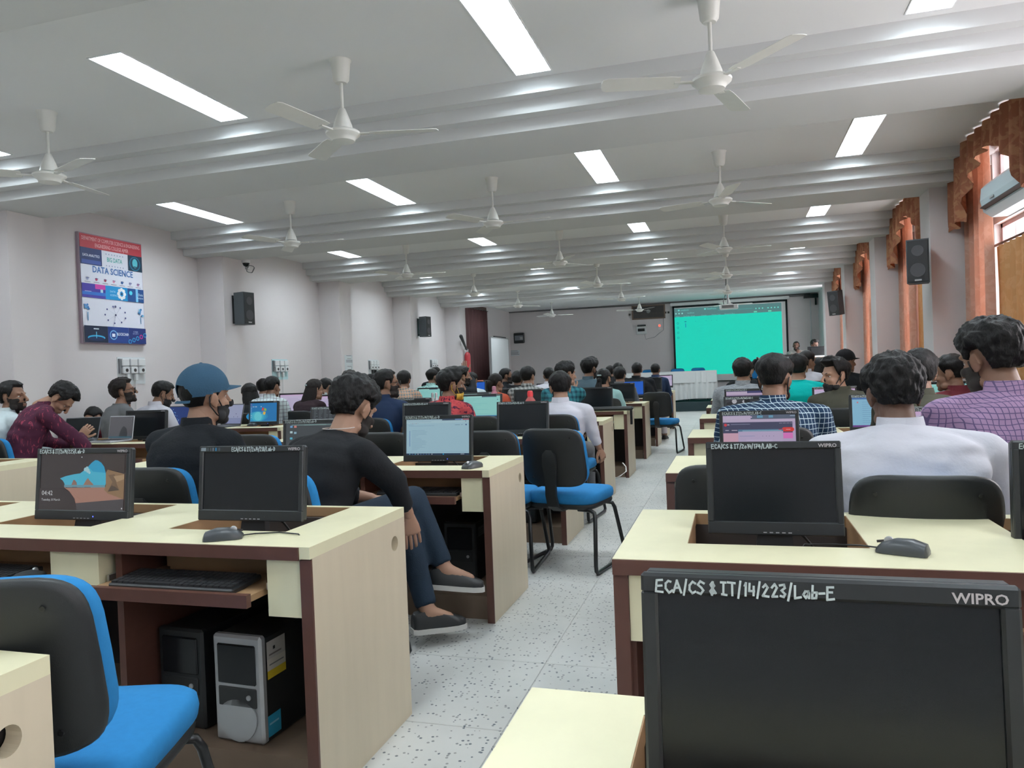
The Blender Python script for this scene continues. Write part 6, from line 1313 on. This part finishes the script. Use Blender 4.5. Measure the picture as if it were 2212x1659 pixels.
seated('man in a faded denim shirt with tall hair', (1274, 798), 9.6, None, yaw=-6, hyaw=-26, lean=.03, bw=1.1, shw=.2, shirt=C_denim, hair='quiff', skin=1, lod=5, beard=1.2, mask=m_maskb, sc=1.08)
seated('woman in a light aqua tee with a white clip in black hair', (1305, 818), 9.2, 'black chair back under the aqua tee', 0, None, yaw=-10, hyaw=-20, lean=.03, side=-.06, bw=.95, shirt=C_aqua, hair='bun', hairkind='pony', clip=True, skin=0, lod=5, collar=False, sleeve=.5, mask=m_maskb)
seated('man in a grey shirt with a round dark head beside the aqua tee', (1339, 812), 11.0, None, yaw=-4, hyaw=-6, lean=.03, shirt=C_grey, hair='medium', skin=0, lod=4)
seated('person with dark hair directly behind the grey shirted round head', (1335, 800), 12.6, None, yaw=0, lean=.04, shirt=C_black, hair='short', skin=1, lod=4)
seated('second dark head behind the woman in aqua', (1318, 804), 14.3, None, yaw=0, lean=.04, shirt=C_trs, hair='short', skin=1, lod=4)
seated('man in black leaning on the desk with pale trousers', (1376, 800), 12.4, None, yaw=-8, hyaw=8, lean=.06, side=-.22, bw=1.08, shirt=C_black, trousers=C_pale, hair='short', skin=1, lod=4)
seated('man in a navy shirt beside the covered front table', (1416, 800), 14.3, None, yaw=-4, lean=.04, shirt=C_navy, hair='short', skin=1, lod=4)
# --- window block
seated('man with a shaved neck in a navy shirt with white window checks', (1674, 820), 4.55, 'dark chair behind the window checked navy shirt', 0, None, yaw=-6, hyaw=-22, pitch=6, lean=.08, bw=1.22, shw=.2, shirt=C_bluechk, sleeve=.5, hair='fade', skin=1, lod=5, mask=m_maskb, vox=.013, sc=1.08, wr=.007)
seated('man in a heather grey shirt with bushy hair before the screen', (1605, 803), 7.9, None, yaw=-4, hyaw=-10, lean=.02, bw=1.12, shw=.2, shirt=C_heather, hair='medium', skin=0, lod=5, sc=1.05)
seated('man behind the heather grey shirt stretching a wristwatched arm', (1612, 800), 9.6, None, yaw=0, hyaw=-8, lean=.04, shirt=C_black, hair='short', skin=0, lod=4, arms={'R': (at(1612, 800, Y=9.85)+V3((-.05, 0, -.12)), at(1638, 776, Y=9.9), V3((1, 0, -.05)), V3((0, 0, 1)), .3)},
  extra=lambda body, org, HL, hip, nk, right, fwd: obj('wristwatch', MB().lathe([(.03, -.012), (.034, -.01), (.034, .01), (.03, .012)], 14, M=Matrix.Translation(at(1636, 777, Y=9.9)-org)@Ry(PI/2)), m_tube, body, 60))
seated('man in a bright turquoise tee', (1724, 795), 7.9, None, yaw=-3, hyaw=-12, lean=.04, bw=1.08, shirt=C_teal, sleeve=.5, hair='medium', skin=0, lod=5, collar=False, crew=C_teal, sc=1.05)
seated('man in white with a face in profile right of the turquoise tee', (1744, 782), 9.6, None, yaw=-15, hyaw=-50, lean=.04, shirt=C_white, hair='medium', skin=1, lod=4)
seated('woman with long black hair near the speaker desk', (1768, 792), 11.2, None, yaw=8, hyaw=15, lean=.04, shirt=cl('dark_brown_top', (.03, .018, .022)), hair='long', hairkind='long', skin=0, lod=4, collar=False)
p35 = at(1800, 822, Y=6.15)
seated('man in an olive shirt looking back over his shoulder with a lowered black mask', (1803, 812), 6.15, 'dark blue chair back beside the light blue document', -30, None, yaw=22, hyaw=118, pitch=2, lean=.12, side=.02, bw=1.1, shw=.195, shirt=C_olive, hair='quiff', skin=0, lod=6, mask=m_maskb, chin_mask=True, vox=.013, sc=.98,
  arms={'L': (at(1772, 885, Y=6.2), at(1738, 902, Y=6.45), V3((-.7, .6, -.1)), V3((0, 0, 1)), .3)})
m_bcap = cl('black_cap_cloth', (.012, .012, .014), .4)
seated('person in a black cap turned to the windows', (1828, 782), 9.5, None, yaw=-10, hyaw=-60, lean=.05, shirt=C_black, hair='crop', skin=1, lod=4, cap=(m_bcap, True), sc=1.05)
seated('man half hidden behind the broad white shirt, olive shoulder showing', (1985, 806), 5.0-.35, None, yaw=-12, hyaw=-5, lean=.06, side=-.05, shirt=C_olive, hair='medium', skin=1, lod=5)
seated('man in a maroon shirt facing left in profile near the curtain', (2052, 808), 6.3, None, yaw=12, hyaw=58, pitch=4, lean=.06, bw=1.1, shirt=C_maroon, hair='fade', skin=1, lod=5, sc=1.05, wr=.01)
# --- front of the room
hpz = at(1720, 747, Y=21.6)
person('presenter with short hair and beard standing beside the screen, hand at his chin', (1720, 747), 21.6, yaw=180, hyaw=172, pitch=2, lean=0, shirt=cl('stone_shirt', (.33, .33, .31)), hair='crop', skin=2, lod=5, beard=1.2, stand=True, sleeve=.5, arms={'R': (at(1712, 768, Y=21.3), at(1723, 763, Y=21.42), V3((.2, .1, .9)), V3((0, -1, 0)), 1.0)})
person('man with wavy hair behind the speaker desk monitor looking at it', (1760, 745), 21.0, yaw=175, hyaw=205, pitch=10, lean=0, shirt=C_black, hair='messy', skin=2, lod=5, stand=True)
# empty chairs and chairs seen between people
for x, y, r, lb in ((at(835, 945, Y=4.35).x, 4.55, -3, 'blue rimmed chair back between the black tee and the document monitor'), (at(1050, 945, Y=4.35).x, 4.55, 2, 'blue rimmed chair back right of the pale blue document monitor'),
    (-1.02, 10.95, -8, 'blue chair with black back standing at the far part of the aisle'), (-2.05, 5.98+.1, 0, 'black chair rim below the mint green document monitor'), (at(560, 975, Y=4.4).x, 4.55, 0, 'black chair rim left of the bare chested wallpaper monitor'), (.93, 4.5, -4, 'dark chair between the two window block men'), (.95, 7.85, 0, 'dark chair below the turquoise tee')): chair(x, y, r, lb)
